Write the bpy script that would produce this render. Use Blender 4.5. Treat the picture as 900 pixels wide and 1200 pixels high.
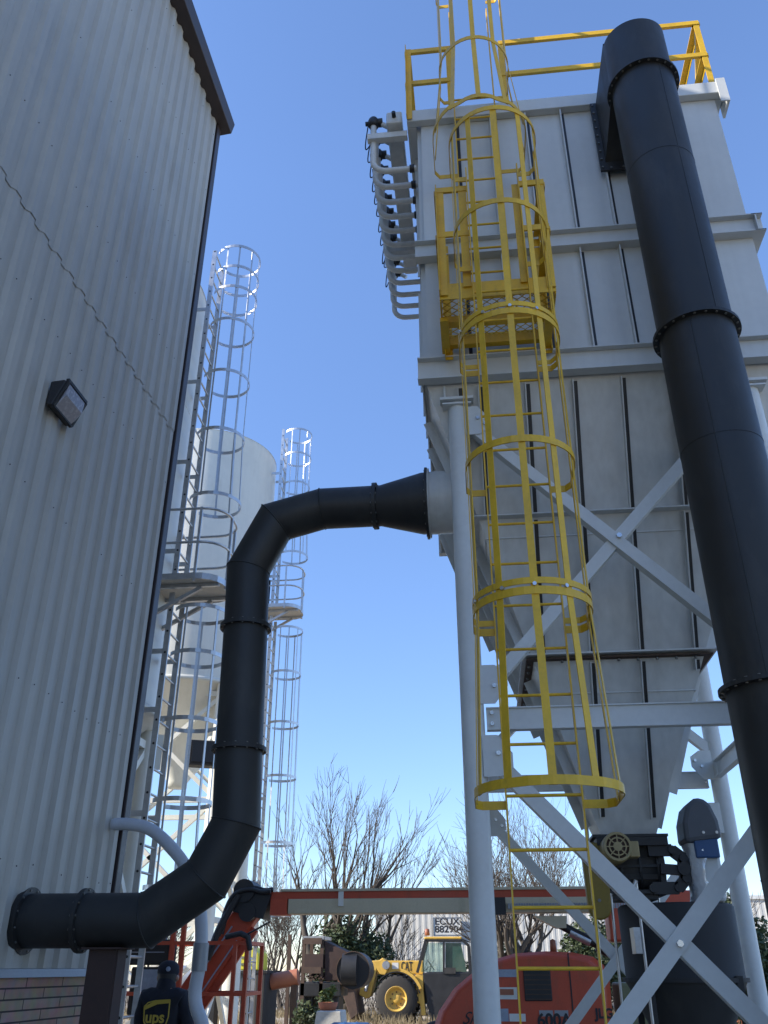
import bpy, bmesh, math, random
from mathutils import Vector as V, Matrix
R = math.radians
random.seed(7)
for o in list(bpy.data.objects): bpy.data.objects.remove(o)
sc = bpy.context.scene
COL = sc.collection

# ------------------------------------------------------------------ camera, sky, sun
PITCH, YAW, EYE, FPX = R(28.0), R(6.2), 1.6, 1006.0
cd = bpy.data.cameras.new('camera'); cam = bpy.data.objects.new('camera', cd); COL.objects.link(cam)
cam.location = (0, 0, EYE); cam.rotation_euler = (R(90) + PITCH, 0, YAW)
cd.sensor_fit = 'VERTICAL'; cd.sensor_height = 36.0; cd.lens = 36.0 * FPX / 1200.0
cd.clip_start = 0.05; cd.clip_end = 2000
sc.camera = cam
sc.render.resolution_x, sc.render.resolution_y = 768, 1024
SUN_EL = R(29.5); SUN_DIR = V((-0.95 * math.cos(SUN_EL), -0.312 * math.cos(SUN_EL), math.sin(SUN_EL)))
w = bpy.data.worlds.new('World'); sc.world = w; w.use_nodes = True
wn = w.node_tree.nodes; wl = w.node_tree.links
sky = wn.new('ShaderNodeTexSky'); sky.sky_type = 'NISHITA'; sky.sun_disc = False
sky.sun_elevation = SUN_EL; sky.sun_rotation = math.atan2(SUN_DIR.x, SUN_DIR.y)
sky.altitude = 100; sky.air_density = 0.9; sky.dust_density = 0.0; sky.ozone_density = 5.5
tint = wn.new('ShaderNodeMix'); tint.data_type = 'RGBA'; tint.blend_type = 'MULTIPLY'; tint.inputs['Factor'].default_value = 1.0
tint.inputs['B'].default_value = (1.08, 0.98, 0.965, 1)          # the camera's white balance of the sky
wl.new(sky.outputs[0], tint.inputs['A']); wtc = wn.new('ShaderNodeTexCoord'); wsx = wn.new('ShaderNodeSeparateXYZ'); wmr = wn.new('ShaderNodeMapRange'); wsc = wn.new('ShaderNodeVectorMath'); wsc.operation = 'SCALE'
wmr.inputs['From Min'].default_value = 0.0; wmr.inputs['From Max'].default_value = 0.75; wmr.inputs['To Min'].default_value = 0.66; wmr.inputs['To Max'].default_value = 1.12   # clear dry winter air: little brightening at the horizon
wl.new(wtc.outputs['Generated'], wsx.inputs[0]); wl.new(wsx.outputs['Z'], wmr.inputs['Value'])
wl.new(tint.outputs['Result'], wsc.inputs[0]); wl.new(wmr.outputs[0], wsc.inputs['Scale']); wl.new(wsc.outputs[0], wn['Background'].inputs[0]); wn['Background'].inputs[1].default_value = 0.15
sd = bpy.data.lights.new('sun', 'SUN'); sd.energy = 3.6; sd.angle = R(0.53); sd.color = (1.0, 0.93, 0.82)
sun = bpy.data.objects.new('sun', sd); COL.objects.link(sun)
sun.rotation_euler = (-SUN_DIR).to_track_quat('-Z', 'Y').to_euler()
sc.view_settings.view_transform = 'Standard'; sc.view_settings.look = 'None'
sc.view_settings.gamma = 1; sc.view_settings.exposure = 1.24

# ------------------------------------------------------------------ helpers
_F = V((-math.sin(YAW) * math.cos(PITCH), math.cos(YAW) * math.cos(PITCH), math.sin(PITCH)))
_X = V((math.cos(YAW), math.sin(YAW), 0)); _U = _X.cross(_F)
def at(u, v, y):
    """world point at depth y seen at photograph pixel (u, v)"""
    d = _F + _X * ((u - 450) / FPX) + _U * ((600 - v) / FPX)
    return V((0, 0, EYE)) + d * (y / d.y)

def mat(name, col, rough=0.6, metal=0.0, vary=0.18, scale=3.0, fine=40.0, streak=0.0, bump=0.0, col2=None, spec=0.5, coat=0.0, stain=None, sfac=0.5, sscale=2.2, slo=0.56):
    m = bpy.data.materials.new(name); m.use_nodes = True
    n = m.node_tree.nodes; l = m.node_tree.links; b = n['Principled BSDF']
    tc = n.new('ShaderNodeTexCoord')
    a = n.new('ShaderNodeTexNoise'); a.inputs['Scale'].default_value = scale; a.inputs['Detail'].default_value = 6
    l.new(tc.outputs['Object'], a.inputs['Vector'])
    f = n.new('ShaderNodeTexNoise'); f.inputs['Scale'].default_value = fine; f.inputs['Detail'].default_value = 3
    l.new(tc.outputs['Object'], f.inputs['Vector'])
    ad = n.new('ShaderNodeMath'); ad.operation = 'MULTIPLY_ADD'; ad.inputs[1].default_value = 0.45
    l.new(f.outputs['Fac'], ad.inputs[0]); l.new(a.outputs['Fac'], ad.inputs[2])
    src = ad.outputs[0]
    if streak > 0:
        mp = n.new('ShaderNodeMapping'); mp.inputs['Scale'].default_value = (9, 9, 0.35); l.new(tc.outputs['Object'], mp.inputs['Vector'])
        s = n.new('ShaderNodeTexNoise'); s.inputs['Scale'].default_value = 1.6; s.inputs['Detail'].default_value = 5; l.new(mp.outputs[0], s.inputs['Vector'])
        ms = n.new('ShaderNodeMath'); ms.operation = 'MULTIPLY_ADD'; ms.inputs[1].default_value = streak
        l.new(s.outputs['Fac'], ms.inputs[0]); l.new(src, ms.inputs[2]); src = ms.outputs[0]
    hi = 0.5 + 0.225 + 0.5 * streak
    mr = n.new('ShaderNodeMapRange'); mr.inputs['From Min'].default_value = hi - 0.28; mr.inputs['From Max'].default_value = hi + 0.28
    l.new(src, mr.inputs['Value'])
    mx = n.new('ShaderNodeMix'); mx.data_type = 'RGBA'
    c1 = V(col); c2 = V(col2) if col2 else c1
    mx.inputs['A'].default_value = (*(c1 * (1 - vary)), 1)
    mx.inputs['B'].default_value = (*[min(1, q) for q in (c2 * (1 + vary * (0.6 if not col2 else 0)))], 1)
    l.new(mr.outputs[0], mx.inputs['Factor']); colour = mx.outputs['Result']
    if stain:
        mp2 = n.new('ShaderNodeMapping'); mp2.inputs['Scale'].default_value = (1.6, 1.6, 0.55); mp2.inputs['Location'].default_value = (3.1, 7.7, 1.3); l.new(tc.outputs['Object'], mp2.inputs['Vector'])
        s2 = n.new('ShaderNodeTexNoise'); s2.inputs['Scale'].default_value = sscale; s2.inputs['Detail'].default_value = 9; s2.inputs['Roughness'].default_value = 0.68; l.new(mp2.outputs[0], s2.inputs['Vector'])
        m2 = n.new('ShaderNodeMapRange'); m2.inputs['From Min'].default_value = slo; m2.inputs['From Max'].default_value = slo + 0.16; m2.inputs['To Max'].default_value = sfac; l.new(s2.outputs['Fac'], m2.inputs['Value'])
        x2 = n.new('ShaderNodeMix'); x2.data_type = 'RGBA'; l.new(m2.outputs[0], x2.inputs['Factor']); l.new(colour, x2.inputs['A']); x2.inputs['B'].default_value = (*stain, 1); colour = x2.outputs['Result']
    l.new(colour, b.inputs['Base Color'])
    rr = n.new('ShaderNodeMapRange'); rr.inputs['To Min'].default_value = max(0.03, rough - 0.1); rr.inputs['To Max'].default_value = min(1, rough + 0.1)
    l.new(mr.outputs[0], rr.inputs['Value']); l.new(rr.outputs[0], b.inputs['Roughness'])
    b.inputs['Metallic'].default_value = metal; b.inputs['Specular IOR Level'].default_value = spec
    b.inputs['Coat Weight'].default_value = coat
    if bump > 0:
        bp = n.new('ShaderNodeBump'); bp.inputs['Strength'].default_value = bump; bp.inputs['Distance'].default_value = 0.02
        l.new(src, bp.inputs['Height']); l.new(bp.outputs[0], b.inputs['Normal'])
    return m

M = {}
M['wall'] = mat('painted_sheet', (0.41, 0.395, 0.355), 0.5, vary=0.13, scale=0.7, fine=6, streak=0.7, stain=(0.25, 0.22, 0.17), sfac=0.35, sscale=0.9)
M['trim'] = mat('brown_trim', (0.045, 0.034, 0.034), 0.45, vary=0.2)
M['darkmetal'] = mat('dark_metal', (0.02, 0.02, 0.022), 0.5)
M['grey'] = mat('grey_paint', (0.61, 0.62, 0.605), 0.5, vary=0.08, scale=1.2, fine=14, streak=0.5, stain=(0.45, 0.43, 0.38), sfac=0.22, sscale=1.3)
M['hop'] = mat('grey_hopper_paint', (0.62, 0.62, 0.595), 0.40, vary=0.13, scale=1.5, fine=10, streak=0.9, stain=(0.40, 0.38, 0.34), sfac=0.28, sscale=1.8)
M['frame'] = mat('grey_frame_paint', (0.68, 0.69, 0.67), 0.45, vary=0.10, scale=3, fine=25, stain=(0.36, 0.27, 0.20), sfac=0.45, sscale=5, slo=0.63)
M['yellow'] = mat('yellow_paint', (0.74, 0.445, 0.018), 0.45, vary=0.2, scale=5, fine=45, streak=0.3, stain=(0.20, 0.11, 0.035), sfac=0.55, sscale=6, slo=0.60)
M['black'] = mat('black_duct_paint', (0.027, 0.0265, 0.026), 0.5, vary=0.3, scale=1.5, fine=9, spec=0.4, streak=0.5, stain=(0.055, 0.052, 0.047), sfac=0.6, sscale=1.6, slo=0.52)
M['bolt'] = mat('zinc_bolt', (0.6, 0.6, 0.6), 0.3, 0.9, vary=0.1)
M['dull'] = mat('dull_bolt', (0.20, 0.19, 0.17), 0.5, 0.6, vary=0.3)
M['galv'] = mat('galvanised_steel', (0.55, 0.555, 0.565), 0.36, 0.75, vary=0.2, scale=8, fine=60)
M['silo'] = mat('white_silo_paint', (0.70, 0.69, 0.62), 0.4, vary=0.08, scale=0.8, fine=6, streak=0.5, stain=(0.45, 0.41, 0.33), sfac=0.35, sscale=0.9)
M['conduit'] = mat('grey_plastic_pipe', (0.50, 0.53, 0.58), 0.4, vary=0.1)
M['rust'] = mat('rust_primer', (0.055, 0.030, 0.024), 0.75, vary=0.35, scale=6)
M['rustlight'] = mat('rusty_steel', (0.09, 0.055, 0.038), 0.8, vary=0.4, scale=5)
M['brickcap'] = mat('flashing', (0.30, 0.31, 0.32), 0.45)
M['red'] = mat('red_lift_paint', (0.50, 0.070, 0.028), 0.42, vary=0.2, scale=3, stain=(0.20, 0.07, 0.04), sfac=0.5, sscale=3.5)
M['orange'] = mat('orange_paint', (0.34, 0.12, 0.065), 0.5, vary=0.25)
M['tan'] = mat('tan_boom_paint', (0.54, 0.47, 0.33), 0.5, vary=0.15, scale=2, stain=(0.22, 0.19, 0.13), sfac=0.4)
M['catyellow'] = mat('machine_yellow', (0.64, 0.39, 0.07), 0.5, vary=0.18, scale=3, stain=(0.18, 0.12, 0.06), sfac=0.6, sscale=3)
M['tyre'] = mat('tyre_rubber', (0.035, 0.031, 0.027), 0.85, vary=0.3, scale=9, bump=0.3)
M['glass'] = mat('cab_glass', (0.03, 0.075, 0.06), 0.08, vary=0.1, spec=0.7)
M['plastic'] = mat('dark_grey_plastic', (0.045, 0.043, 0.042), 0.72, vary=0.18, scale=4, spec=0.3, stain=(0.075, 0.07, 0.06), sfac=0.5)
M['blue'] = mat('blue_band_paint', (0.035, 0.095, 0.23), 0.45)
M['white'] = mat('white_paint', (0.68, 0.67, 0.63), 0.5, vary=0.12, scale=2)
M['motor'] = mat('tan_motor_paint', (0.36, 0.28, 0.13), 0.45)
M['cont'] = mat('white_container', (0.62, 0.60, 0.55), 0.55, vary=0.15, scale=0.5, fine=5, streak=0.4)
M['letter'] = mat('dark_lettering', (0.02, 0.02, 0.025), 0.6, vary=0.05)
M['gold'] = mat('gold_lettering', (0.50, 0.36, 0.05), 0.6, vary=0.05)
M['bark'] = mat('bark', (0.085, 0.070, 0.055), 0.9, vary=0.4, scale=3, fine=20)
M['twig'] = mat('twigs', (0.075, 0.060, 0.047), 0.9, vary=0.3, scale=1)
M['leaf'] = mat('evergreen_leaf', (0.062, 0.085, 0.034), 0.7, vary=0.55, scale=2.5, fine=9)
M['leaf2'] = mat('yellow_green_leaf', (0.12, 0.15, 0.035), 0.7, vary=0.45, scale=2.5, fine=9)
M['dry'] = mat('dry_grass', (0.26, 0.20, 0.11), 0.9, vary=0.4, scale=1)
M['lemon'] = mat('lemon_paint', (0.75, 0.66, 0.06), 0.5)
M['steel'] = mat('grey_pipe_steel', (0.28, 0.30, 0.33), 0.4, 0.3)
M['concrete'] = mat('concrete', (0.50, 0.48, 0.43), 0.85, vary=0.2, scale=6, bump=0.2)
M['navy'] = mat('navy_cloth', (0.012, 0.013, 0.022), 0.85, vary=0.3, scale=8, bump=0.25)
M['skin'] = mat('skin', (0.42, 0.24, 0.17), 0.55, vary=0.08)
M['console'] = mat('console_plate', (0.30, 0.34, 0.42), 0.4, vary=0.2, scale=9)
M['lens'] = mat('prismatic_lens', (0.30, 0.30, 0.34), 0.25, vary=0.2, scale=25, spec=0.6)
M['wrap'] = mat('clear_film', (0.72, 0.74, 0.77), 0.2, 0.35, vary=0.15, scale=9, bump=0.35)
M['olive'] = mat('olive_paint', (0.17, 0.17, 0.085), 0.6)
M['oliveyellow'] = mat('olive_yellow_paint', (0.24, 0.16, 0.015), 0.5)
M['platepaint'] = mat('pale_plate', (0.76, 0.68, 0.57), 0.6)
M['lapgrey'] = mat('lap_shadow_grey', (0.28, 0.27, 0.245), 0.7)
M['hoodgrey'] = mat('blue_grey_hood_paint', (0.105, 0.112, 0.125), 0.55, vary=0.12, scale=5)
M['terracotta'] = mat('terracotta', (0.36, 0.12, 0.06), 0.8)
def brick_mat():
    m = bpy.data.materials.new('brick_courses'); m.use_nodes = True
    n = m.node_tree.nodes; l = m.node_tree.links; b = n['Principled BSDF']
    tc = n.new('ShaderNodeTexCoord'); mp = n.new('ShaderNodeMapping'); mp.inputs['Rotation'].default_value = (0, R(90), R(90))
    sx = n.new('ShaderNodeSeparateXYZ'); cb = n.new('ShaderNodeCombineXYZ')
    l.new(tc.outputs['Object'], sx.inputs[0]); l.new(sx.outputs['Y'], cb.inputs['X']); l.new(sx.outputs['Z'], cb.inputs['Y'])
    br = n.new('ShaderNodeTexBrick'); br.inputs['Scale'].default_value = 1
    br.inputs['Color1'].default_value = (0.54, 0.39, 0.29, 1); br.inputs['Color2'].default_value = (0.45, 0.31, 0.225, 1); br.inputs['Mortar'].default_value = (0.05, 0.042, 0.04, 1)
    br.inputs['Brick Width'].default_value = 0.58; br.inputs['Row Height'].default_value = 0.0735; br.inputs['Mortar Size'].default_value = 0.006
    br.inputs['Bias'].default_value = 0.1
    l.new(cb.outputs[0], br.inputs['Vector'])
    no = n.new('ShaderNodeTexNoise'); no.inputs['Scale'].default_value = 9; no.inputs['Detail'].default_value = 6; l.new(tc.outputs['Object'], no.inputs['Vector'])
    mx = n.new('ShaderNodeMix'); mx.data_type = 'RGBA'; mx.blend_type = 'MULTIPLY'; mx.inputs['Factor'].default_value = 0.7
    l.new(br.outputs['Color'], mx.inputs['A']); l.new(no.outputs['Color'], mx.inputs['B'])
    cr = n.new('ShaderNodeMix'); cr.data_type = 'RGBA'; cr.blend_type = 'ADD'; cr.inputs['Factor'].default_value = 1; cr.inputs['B'].default_value = (0.02, 0.012, 0.01, 1)
    l.new(mx.outputs['Result'], cr.inputs['A']); l.new(cr.outputs['Result'], b.inputs['Base Color']); b.inputs['Roughness'].default_value = 0.9
    bp = n.new('ShaderNodeBump'); bp.inputs['Strength'].default_value = 0.6; bp.inputs['Distance'].default_value = 0.01; bp.invert = True
    l.new(br.outputs['Fac'], bp.inputs['Height']); l.new(bp.outputs[0], b.inputs['Normal'])
    return m
M['brick'] = brick_mat()
def ground_mat():
    m = bpy.data.materials.new('gravel_yard'); m.use_nodes = True
    n = m.node_tree.nodes; l = m.node_tree.links; b = n['Principled BSDF']; b.inputs['Roughness'].default_value = 0.95
    tc = n.new('ShaderNodeTexCoord')
    a = n.new('ShaderNodeTexNoise'); a.inputs['Scale'].default_value = 0.25; a.inputs['Detail'].default_value = 8; a.inputs['Roughness'].default_value = 0.65
    l.new(tc.outputs['Object'], a.inputs['Vector'])
    r = n.new('ShaderNodeValToRGB'); r.color_ramp.elements[0].position = 0.35; r.color_ramp.elements[1].position = 0.7
    r.color_ramp.elements[0].color = (0.24, 0.19, 0.13, 1); r.color_ramp.elements[1].color = (0.50, 0.42, 0.31, 1)
    l.new(a.outputs['Fac'], r.inputs[0])
    g = n.new('ShaderNodeTexNoise'); g.inputs['Scale'].default_value = 30; g.inputs['Detail'].default_value = 4; l.new(tc.outputs['Object'], g.inputs['Vector'])
    mx = n.new('ShaderNodeMix'); mx.data_type = 'RGBA'; mx.blend_type = 'OVERLAY'; mx.inputs['Factor'].default_value = 0.6
    l.new(r.outputs[0], mx.inputs['A']); l.new(g.outputs['Color'], mx.inputs['B']); l.new(mx.outputs['Result'], b.inputs['Base Color'])
    bp = n.new('ShaderNodeBump'); bp.inputs['Strength'].default_value = 0.7; bp.inputs['Distance'].default_value = 0.05
    l.new(g.outputs['Fac'], bp.inputs['Height']); l.new(bp.outputs[0], b.inputs['Normal'])
    return m
M['ground'] = ground_mat()

class MB:
    """collects shapes in world coordinates"""
    def __init__(s): s.v = []; s.f = []; s.sm = []
    def add(s, vs, fs, smooth=False):
        k = len(s.v); s.v += [V(p) for p in vs]
        for q in fs: s.f.append([i + k for i in q]); s.sm.append(smooth)
        return s
    def frame(s, c, ex, ey, ez):
        c, ex, ey, ez = V(c), V(ex), V(ey), V(ez)
        vs = [c + ex * a + ey * b + ez * d for d in (-1, 1) for b in (-1, 1) for a in (-1, 1)]
        return s.add(vs, [(0, 2, 3, 1), (4, 5, 7, 6), (0, 1, 5, 4), (2, 6, 7, 3), (0, 4, 6, 2), (1, 3, 7, 5)])
    def box(s, lo, hi):
        lo, hi = V(lo), V(hi); c = (lo + hi) / 2; h = (hi - lo) / 2
        return s.frame(c, (h.x, 0, 0), (0, h.y, 0), (0, 0, h.z))
    def bar(s, p0, p1, w, h, up=(0, 0, 1)):
        """w across, h along up"""
        p0, p1, up = V(p0), V(p1), V(up); d = p1 - p0; L = d.length
        if L < 1e-6: return s
        d /= L; a = d.cross(up)
        if a.length < 1e-4: a = d.cross(V((0, 1, 0)))
        a.normalize(); u = a.cross(d)
        return s.frame((p0 + p1) / 2, d * L / 2, a * w / 2, u * h / 2)
    def tube(s, p0, p1, r, n=10, r2=None, cap=True):
        p0, p1 = V(p0), V(p1); d = (p1 - p0)
        if d.length < 1e-6: return s
        d.normalize(); a = d.orthogonal().normalized(); b = d.cross(a); r2 = r if r2 is None else r2
        vs = [p0 + (a * math.cos(t) + b * math.sin(t)) * r for t in [2 * math.pi * i / n for i in range(n)]]
        vs += [p1 + (a * math.cos(t) + b * math.sin(t)) * r2 for t in [2 * math.pi * i / n for i in range(n)]]
        s.add(vs, [(i, (i + 1) % n, n + (i + 1) % n, n + i) for i in range(n)], True)
        if cap: s.add(vs[:n], [list(range(n))[::-1]]); s.add(vs[n:], [list(range(n))])
        return s
    def path(s, pts, r, n=8, cap=True, smooth=True, radii=None, sharp=False):
        pts = [V(p) for p in pts]; k = len(pts)
        dirs = [(pts[i + 1] - pts[i]).normalized() for i in range(k - 1)]
        a = dirs[0].orthogonal().normalized(); rings = []
        for i in range(k):
            d0 = dirs[max(0, i - 1)]; d1 = dirs[min(k - 2, i)]
            if i > 0 and (d0 - d1).length > 1e-5:
                a = d0.rotation_difference(d1) @ a
            # ring on the bisector plane
            nb = (d0 + d1).normalized(); a1 = (a - d1 * a.dot(d1)).normalized(); b1 = d1.cross(a1)
            rr = radii[i] if radii else r; ring = []
            for j in range(n):
                t = 2 * math.pi * j / n; q = (a1 * math.cos(t) + b1 * math.sin(t)) * rr
                den = d1.dot(nb); q = q - d1 * (q.dot(nb) / den)
                ring.append(pts[i] + q)
            rings.append(ring)
        s.rings = rings
        if sharp:
            for i in range(k - 1): s.add(rings[i] + rings[i + 1], [(j, (j + 1) % n, n + (j + 1) % n, n + j) for j in range(n)], True)
        else:
            vs = [q for rg in rings for q in rg]
            s.add(vs, [(i * n + j, i * n + (j + 1) % n, (i + 1) * n + (j + 1) % n, (i + 1) * n + j) for i in range(k - 1) for j in range(n)], smooth)
        if cap: s.add(rings[0], [list(range(n))[::-1]]); s.add(rings[-1], [list(range(n))])
        return s
    def ring(s, c, axis, ro, ri, h, n=32):
        c, d = V(c), V(axis).normalized(); a = d.orthogonal().normalized(); b = d.cross(a); vs = []
        for (r, z) in ((ro, -h / 2), (ro, h / 2), (ri, h / 2), (ri, -h / 2)):
            vs += [c + d * z + (a * math.cos(2 * math.pi * i / n) + b * math.sin(2 * math.pi * i / n)) * r for i in range(n)]
        return s.add(vs, [(q * n + i, q * n + (i + 1) % n, ((q + 1) % 4) * n + (i + 1) % n, ((q + 1) % 4) * n + i) for q in range(4) for i in range(n)])
    def prism(s, poly, ext):
        poly = [V(p) for p in poly]; ext = V(ext); n = len(poly)
        vs = poly + [p + ext for p in poly]
        return s.add(vs, [list(range(n))[::-1], [n + i for i in range(n)]] + [(i, (i + 1) % n, n + (i + 1) % n, n + i) for i in range(n)])
    def lathe(s, prof, c, n=32, axis=(0, 0, 1), cap=False):
        c, d = V(c), V(axis).normalized(); a = d.orthogonal().normalized(); b = d.cross(a); vs = []
        for (r, z) in prof: vs += [c + d * z + (a * math.cos(2 * math.pi * i / n) + b * math.sin(2 * math.pi * i / n)) * r for i in range(n)]
        s.add(vs, [(q * n + i, q * n + (i + 1) % n, (q + 1) * n + (i + 1) % n, (q + 1) * n + i) for q in range(len(prof) - 1) for i in range(n)], True)
        if cap: s.add(vs[:n], [list(range(n))[::-1]]); s.add(vs[-n:], [list(range(n))])
        return s
    def bolt(s, p, axis, r=0.013, h=0.014):
        p, d = V(p), V(axis).normalized(); return s.tube(p, p + d * h, r, 6)
    def strip(s, pts, h, th):
        """flat hoop: pts in plan with z; height h, thickness th"""
        pts = [V(p) for p in pts]; k = len(pts); vs = []
        for i, p in enumerate(pts):
            d = (pts[min(k - 1, i + 1)] - pts[max(0, i - 1)]); d.z = 0; d.normalize(); nrm = V((d.y, -d.x, 0)) * th / 2; z = V((0, 0, h / 2))
            vs += [p - nrm - z, p + nrm - z, p + nrm + z, p - nrm + z]
        fs = [(i * 4 + q, i * 4 + (q + 1) % 4, i * 4 + 4 + (q + 1) % 4, i * 4 + 4 + q) for i in range(k - 1) for q in range(4)]
        return s.add(vs, fs + [(3, 2, 1, 0), tuple((k - 1) * 4 + q for q in range(4))])

def tag(o, label=None, cat=None, group=None, kind=None):
    if label: o['label'] = label
    if cat: o['category'] = cat
    if group: o['group'] = group
    if kind: o['kind'] = kind
    return o
def mesh_of(mb, name, m, off=V((0, 0, 0)), bevel=0.0, sharp_angle=None):
    me = bpy.data.meshes.new(name); me.from_pydata([tuple(p - off) for p in mb.v], [], mb.f)
    bm = bmesh.new(); bm.from_mesh(me)
    for f, q in zip(bm.faces, mb.sm): f.smooth = q
    bmesh.ops.remove_doubles(bm, verts=bm.verts, dist=1e-5) if len(bm.verts) < 4000 and any(mb.sm) is False else None
    bmesh.ops.recalc_face_normals(bm, faces=bm.faces); bm.to_mesh(me); bm.free()
    me.materials.append(m); return me
def obj(name, mb, m, loc=(0, 0, 0), parent=None, bevel=0.0, label=None):
    """links the shapes of mb as one object whose origin is loc (its thing's base)"""
    loc = V(loc)
    if parent is not None:
        root = parent
        base = V(parent.get('_b', (0, 0, 0)))
        me = mesh_of(mb, name, m, base); o = bpy.data.objects.new(name, me); COL.objects.link(o); o.parent = parent
        o['_b'] = tuple(base)
    else:
        me = mesh_of(mb, name, m, loc); o = bpy.data.objects.new(name, me); COL.objects.link(o); o.location = loc
        o['_b'] = tuple(loc)
    if bevel:
        b = o.modifiers.new('edge', 'BEVEL'); b.width = bevel; b.segments = 2; b.limit_method = 'ANGLE'; b.angle_limit = R(40)
    if label: o['label'] = label
    return o
def put_bolts(parent, pts, axis, r, h, m='bolt', name='bolt'):
    first = None
    for p in pts:
        if first is None: p0 = V(p); first = obj(name, MB().bolt(p, axis, r, h), M[m], parent=parent)
        else:
            c = first.copy(); COL.objects.link(c); c.location = V(p) - p0
def thing(name, label, cat, loc, group=None):
    o = bpy.data.objects.new(name, None); COL.objects.link(o); o.location = loc; o.empty_display_size = 0.2
    o['_b'] = tuple(loc); return tag(o, label, cat, group)
def text_mesh(name, txt, size, origin, ex, ey, m, parent, depth=0.004, bold=0.0, shear=0.0, xs=1.0):
    c = bpy.data.curves.new(name, 'FONT'); c.body = txt; c.size = size; c.extrude = depth / 2; c.offset = bold; c.shear = shear
    t = bpy.data.objects.new('tmp', c); COL.objects.link(t)
    me = bpy.data.meshes.new_from_object(t.evaluated_get(bpy.context.evaluated_depsgraph_get())); bpy.data.objects.remove(t)
    ex, ey = V(ex).normalized(), V(ey).normalized(); ez = ex.cross(ey)
    if xs != 1.0: me.transform(Matrix.Diagonal((xs, 1, 1, 1)))
    mt = Matrix((ex, ey, ez)).transposed().to_4x4(); mt.translation = V(origin) - V(parent['_b']); me.transform(mt)
    me.materials.clear(); me.materials.append(m); me.name = name
    o = bpy.data.objects.new(name, me); COL.objects.link(o); o.parent = parent; o['_b'] = parent['_b']; return o

# ------------------------------------------------------------------ ground
g = MB(); g.add([(-400, -300, 0), (400, -300, 0), (400, 700, 0), (-400, 700, 0)], [(0, 1, 2, 3)])
tag(obj('ground', g, M['ground']), kind='structure')

# ------------------------------------------------------------------ metal building (left)
RW = R(-2.0)   # the wall turns 2 degrees off the tower's grid
WD = V((math.sin(R(2)), math.cos(R(2)), 0)); WN = V((math.cos(R(2)), -math.sin(R(2)), 0))
WA = V((-3.552, 6.9, 0))
def wp(s, out, z): return WA + WD * s + WN * out + V((0, 0, z))     # s along the wall, out from its face
S_END, S_START, EAVE = 1.62, -16.0, 12.95
bld = thing('metal_building', 'tall building clad in ribbed tan metal with dark brown corner trim', 'building', wp(S_END, 0, 0))
def corrugated(z0, z1, off):
    prof = []; s = S_START; p = 0.24
    while s < S_END - 0.10:
        for (ds, o) in ((0.0, 0.0), (0.080, 0.0), (0.118, 0.032), (0.202, 0.032)):
            prof.append((s + ds, o))
        s += p
    prof = [q for q in prof if q[0] < S_END - 0.03]
    mb = MB(); n = len(prof); vs = [wp(a, o + off, z0) for a, o in prof] + [wp(a, o + off, z1) for a, o in prof]
    mb.add(vs, [(i, i + 1, n + i + 1, n + i) for i in range(n - 1)])
    return mb
ZL = 7.36
obj('wall', corrugated(1.60, ZL + 0.05, 0.0), M['wall'], parent=bld)
obj('wall', corrugated(ZL - 0.03, EAVE, 0.006), M['wall'], parent=bld)
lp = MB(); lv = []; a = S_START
while a < S_END - 0.12:                                  # grey strip painted as the shadow under the sheet lap, following the ribs
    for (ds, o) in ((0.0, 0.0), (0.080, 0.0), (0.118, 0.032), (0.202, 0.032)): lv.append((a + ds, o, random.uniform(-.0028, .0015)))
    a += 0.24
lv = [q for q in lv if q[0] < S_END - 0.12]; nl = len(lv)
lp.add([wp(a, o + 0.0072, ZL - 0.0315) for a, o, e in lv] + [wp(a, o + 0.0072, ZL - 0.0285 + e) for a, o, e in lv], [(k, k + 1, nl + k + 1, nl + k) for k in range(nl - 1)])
obj('lap_shadow_strip', lp, M['lapgrey'], parent=bld)
sw = MB()
for zz in (2.3, 3.6, 5.1, 6.6, 8.2, 9.8, 11.4, 12.6):
    for k in range(int((S_END - S_START) / 0.24)):
        if S_START + 0.24 * k < -6: continue
        a = S_START + 0.24 * k + 0.155
        if random.random() < 0.8: sw.bolt(wp(a, 0.038, zz + random.uniform(-.02, .02)), WN, 0.0055, 0.005)
tag(obj('wall_screws', sw, M['trim'], parent=bld), kind='stuff')
ct = MB(); ct.box((-0.001, 0, 0), (0, 0, 0)) if False else None
ct.prism([wp(S_END - 0.10, 0.055, 0), wp(S_END + 0.03, 0.055, 0), wp(S_END + 0.03, -0.14, 0), wp(S_END - 0.10, -0.14, 0)], (0, 0, EAVE - 0.02))
obj('corner_trim', ct, M['trim'], parent=bld, bevel=0.008)
ev = MB()
ev.prism([wp(S_START, -0.02, EAVE - 0.05), wp(S_START, 0.20, EAVE - 0.03), wp(S_START, 0.24, EAVE + 0.17), wp(S_START, -0.02, EAVE + 0.22)], WD * (S_END + 0.10 - S_START))
obj('eave_trim', ev, M['trim'], parent=bld, bevel=0.01)
rf = MB(); rf.prism([wp(S_START, 0.18, EAVE + 0.20), wp(S_START, 0.18, EAVE + 0.26), wp(S_START, -7.0, EAVE + 0.95), wp(S_START, -14.0, EAVE + 0.26), wp(S_START, -14.0, EAVE + 0.20), wp(S_START, -7.0, EAVE + 0.88)], WD * (S_END + 0.06 - S_START))
obj('roof', rf, M['trim'], parent=bld)
bw = MB()
bw.prism([wp(S_START, -0.15, 0), wp(S_START, -0.15, EAVE), wp(S_START, -7.0, EAVE + 0.86), wp(S_START, -13.8, EAVE), wp(S_START, -13.8, 0)], WD * (S_END - 0.02 - S_START))
obj('inner_shell', bw, M['wall'], parent=bld)
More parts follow.
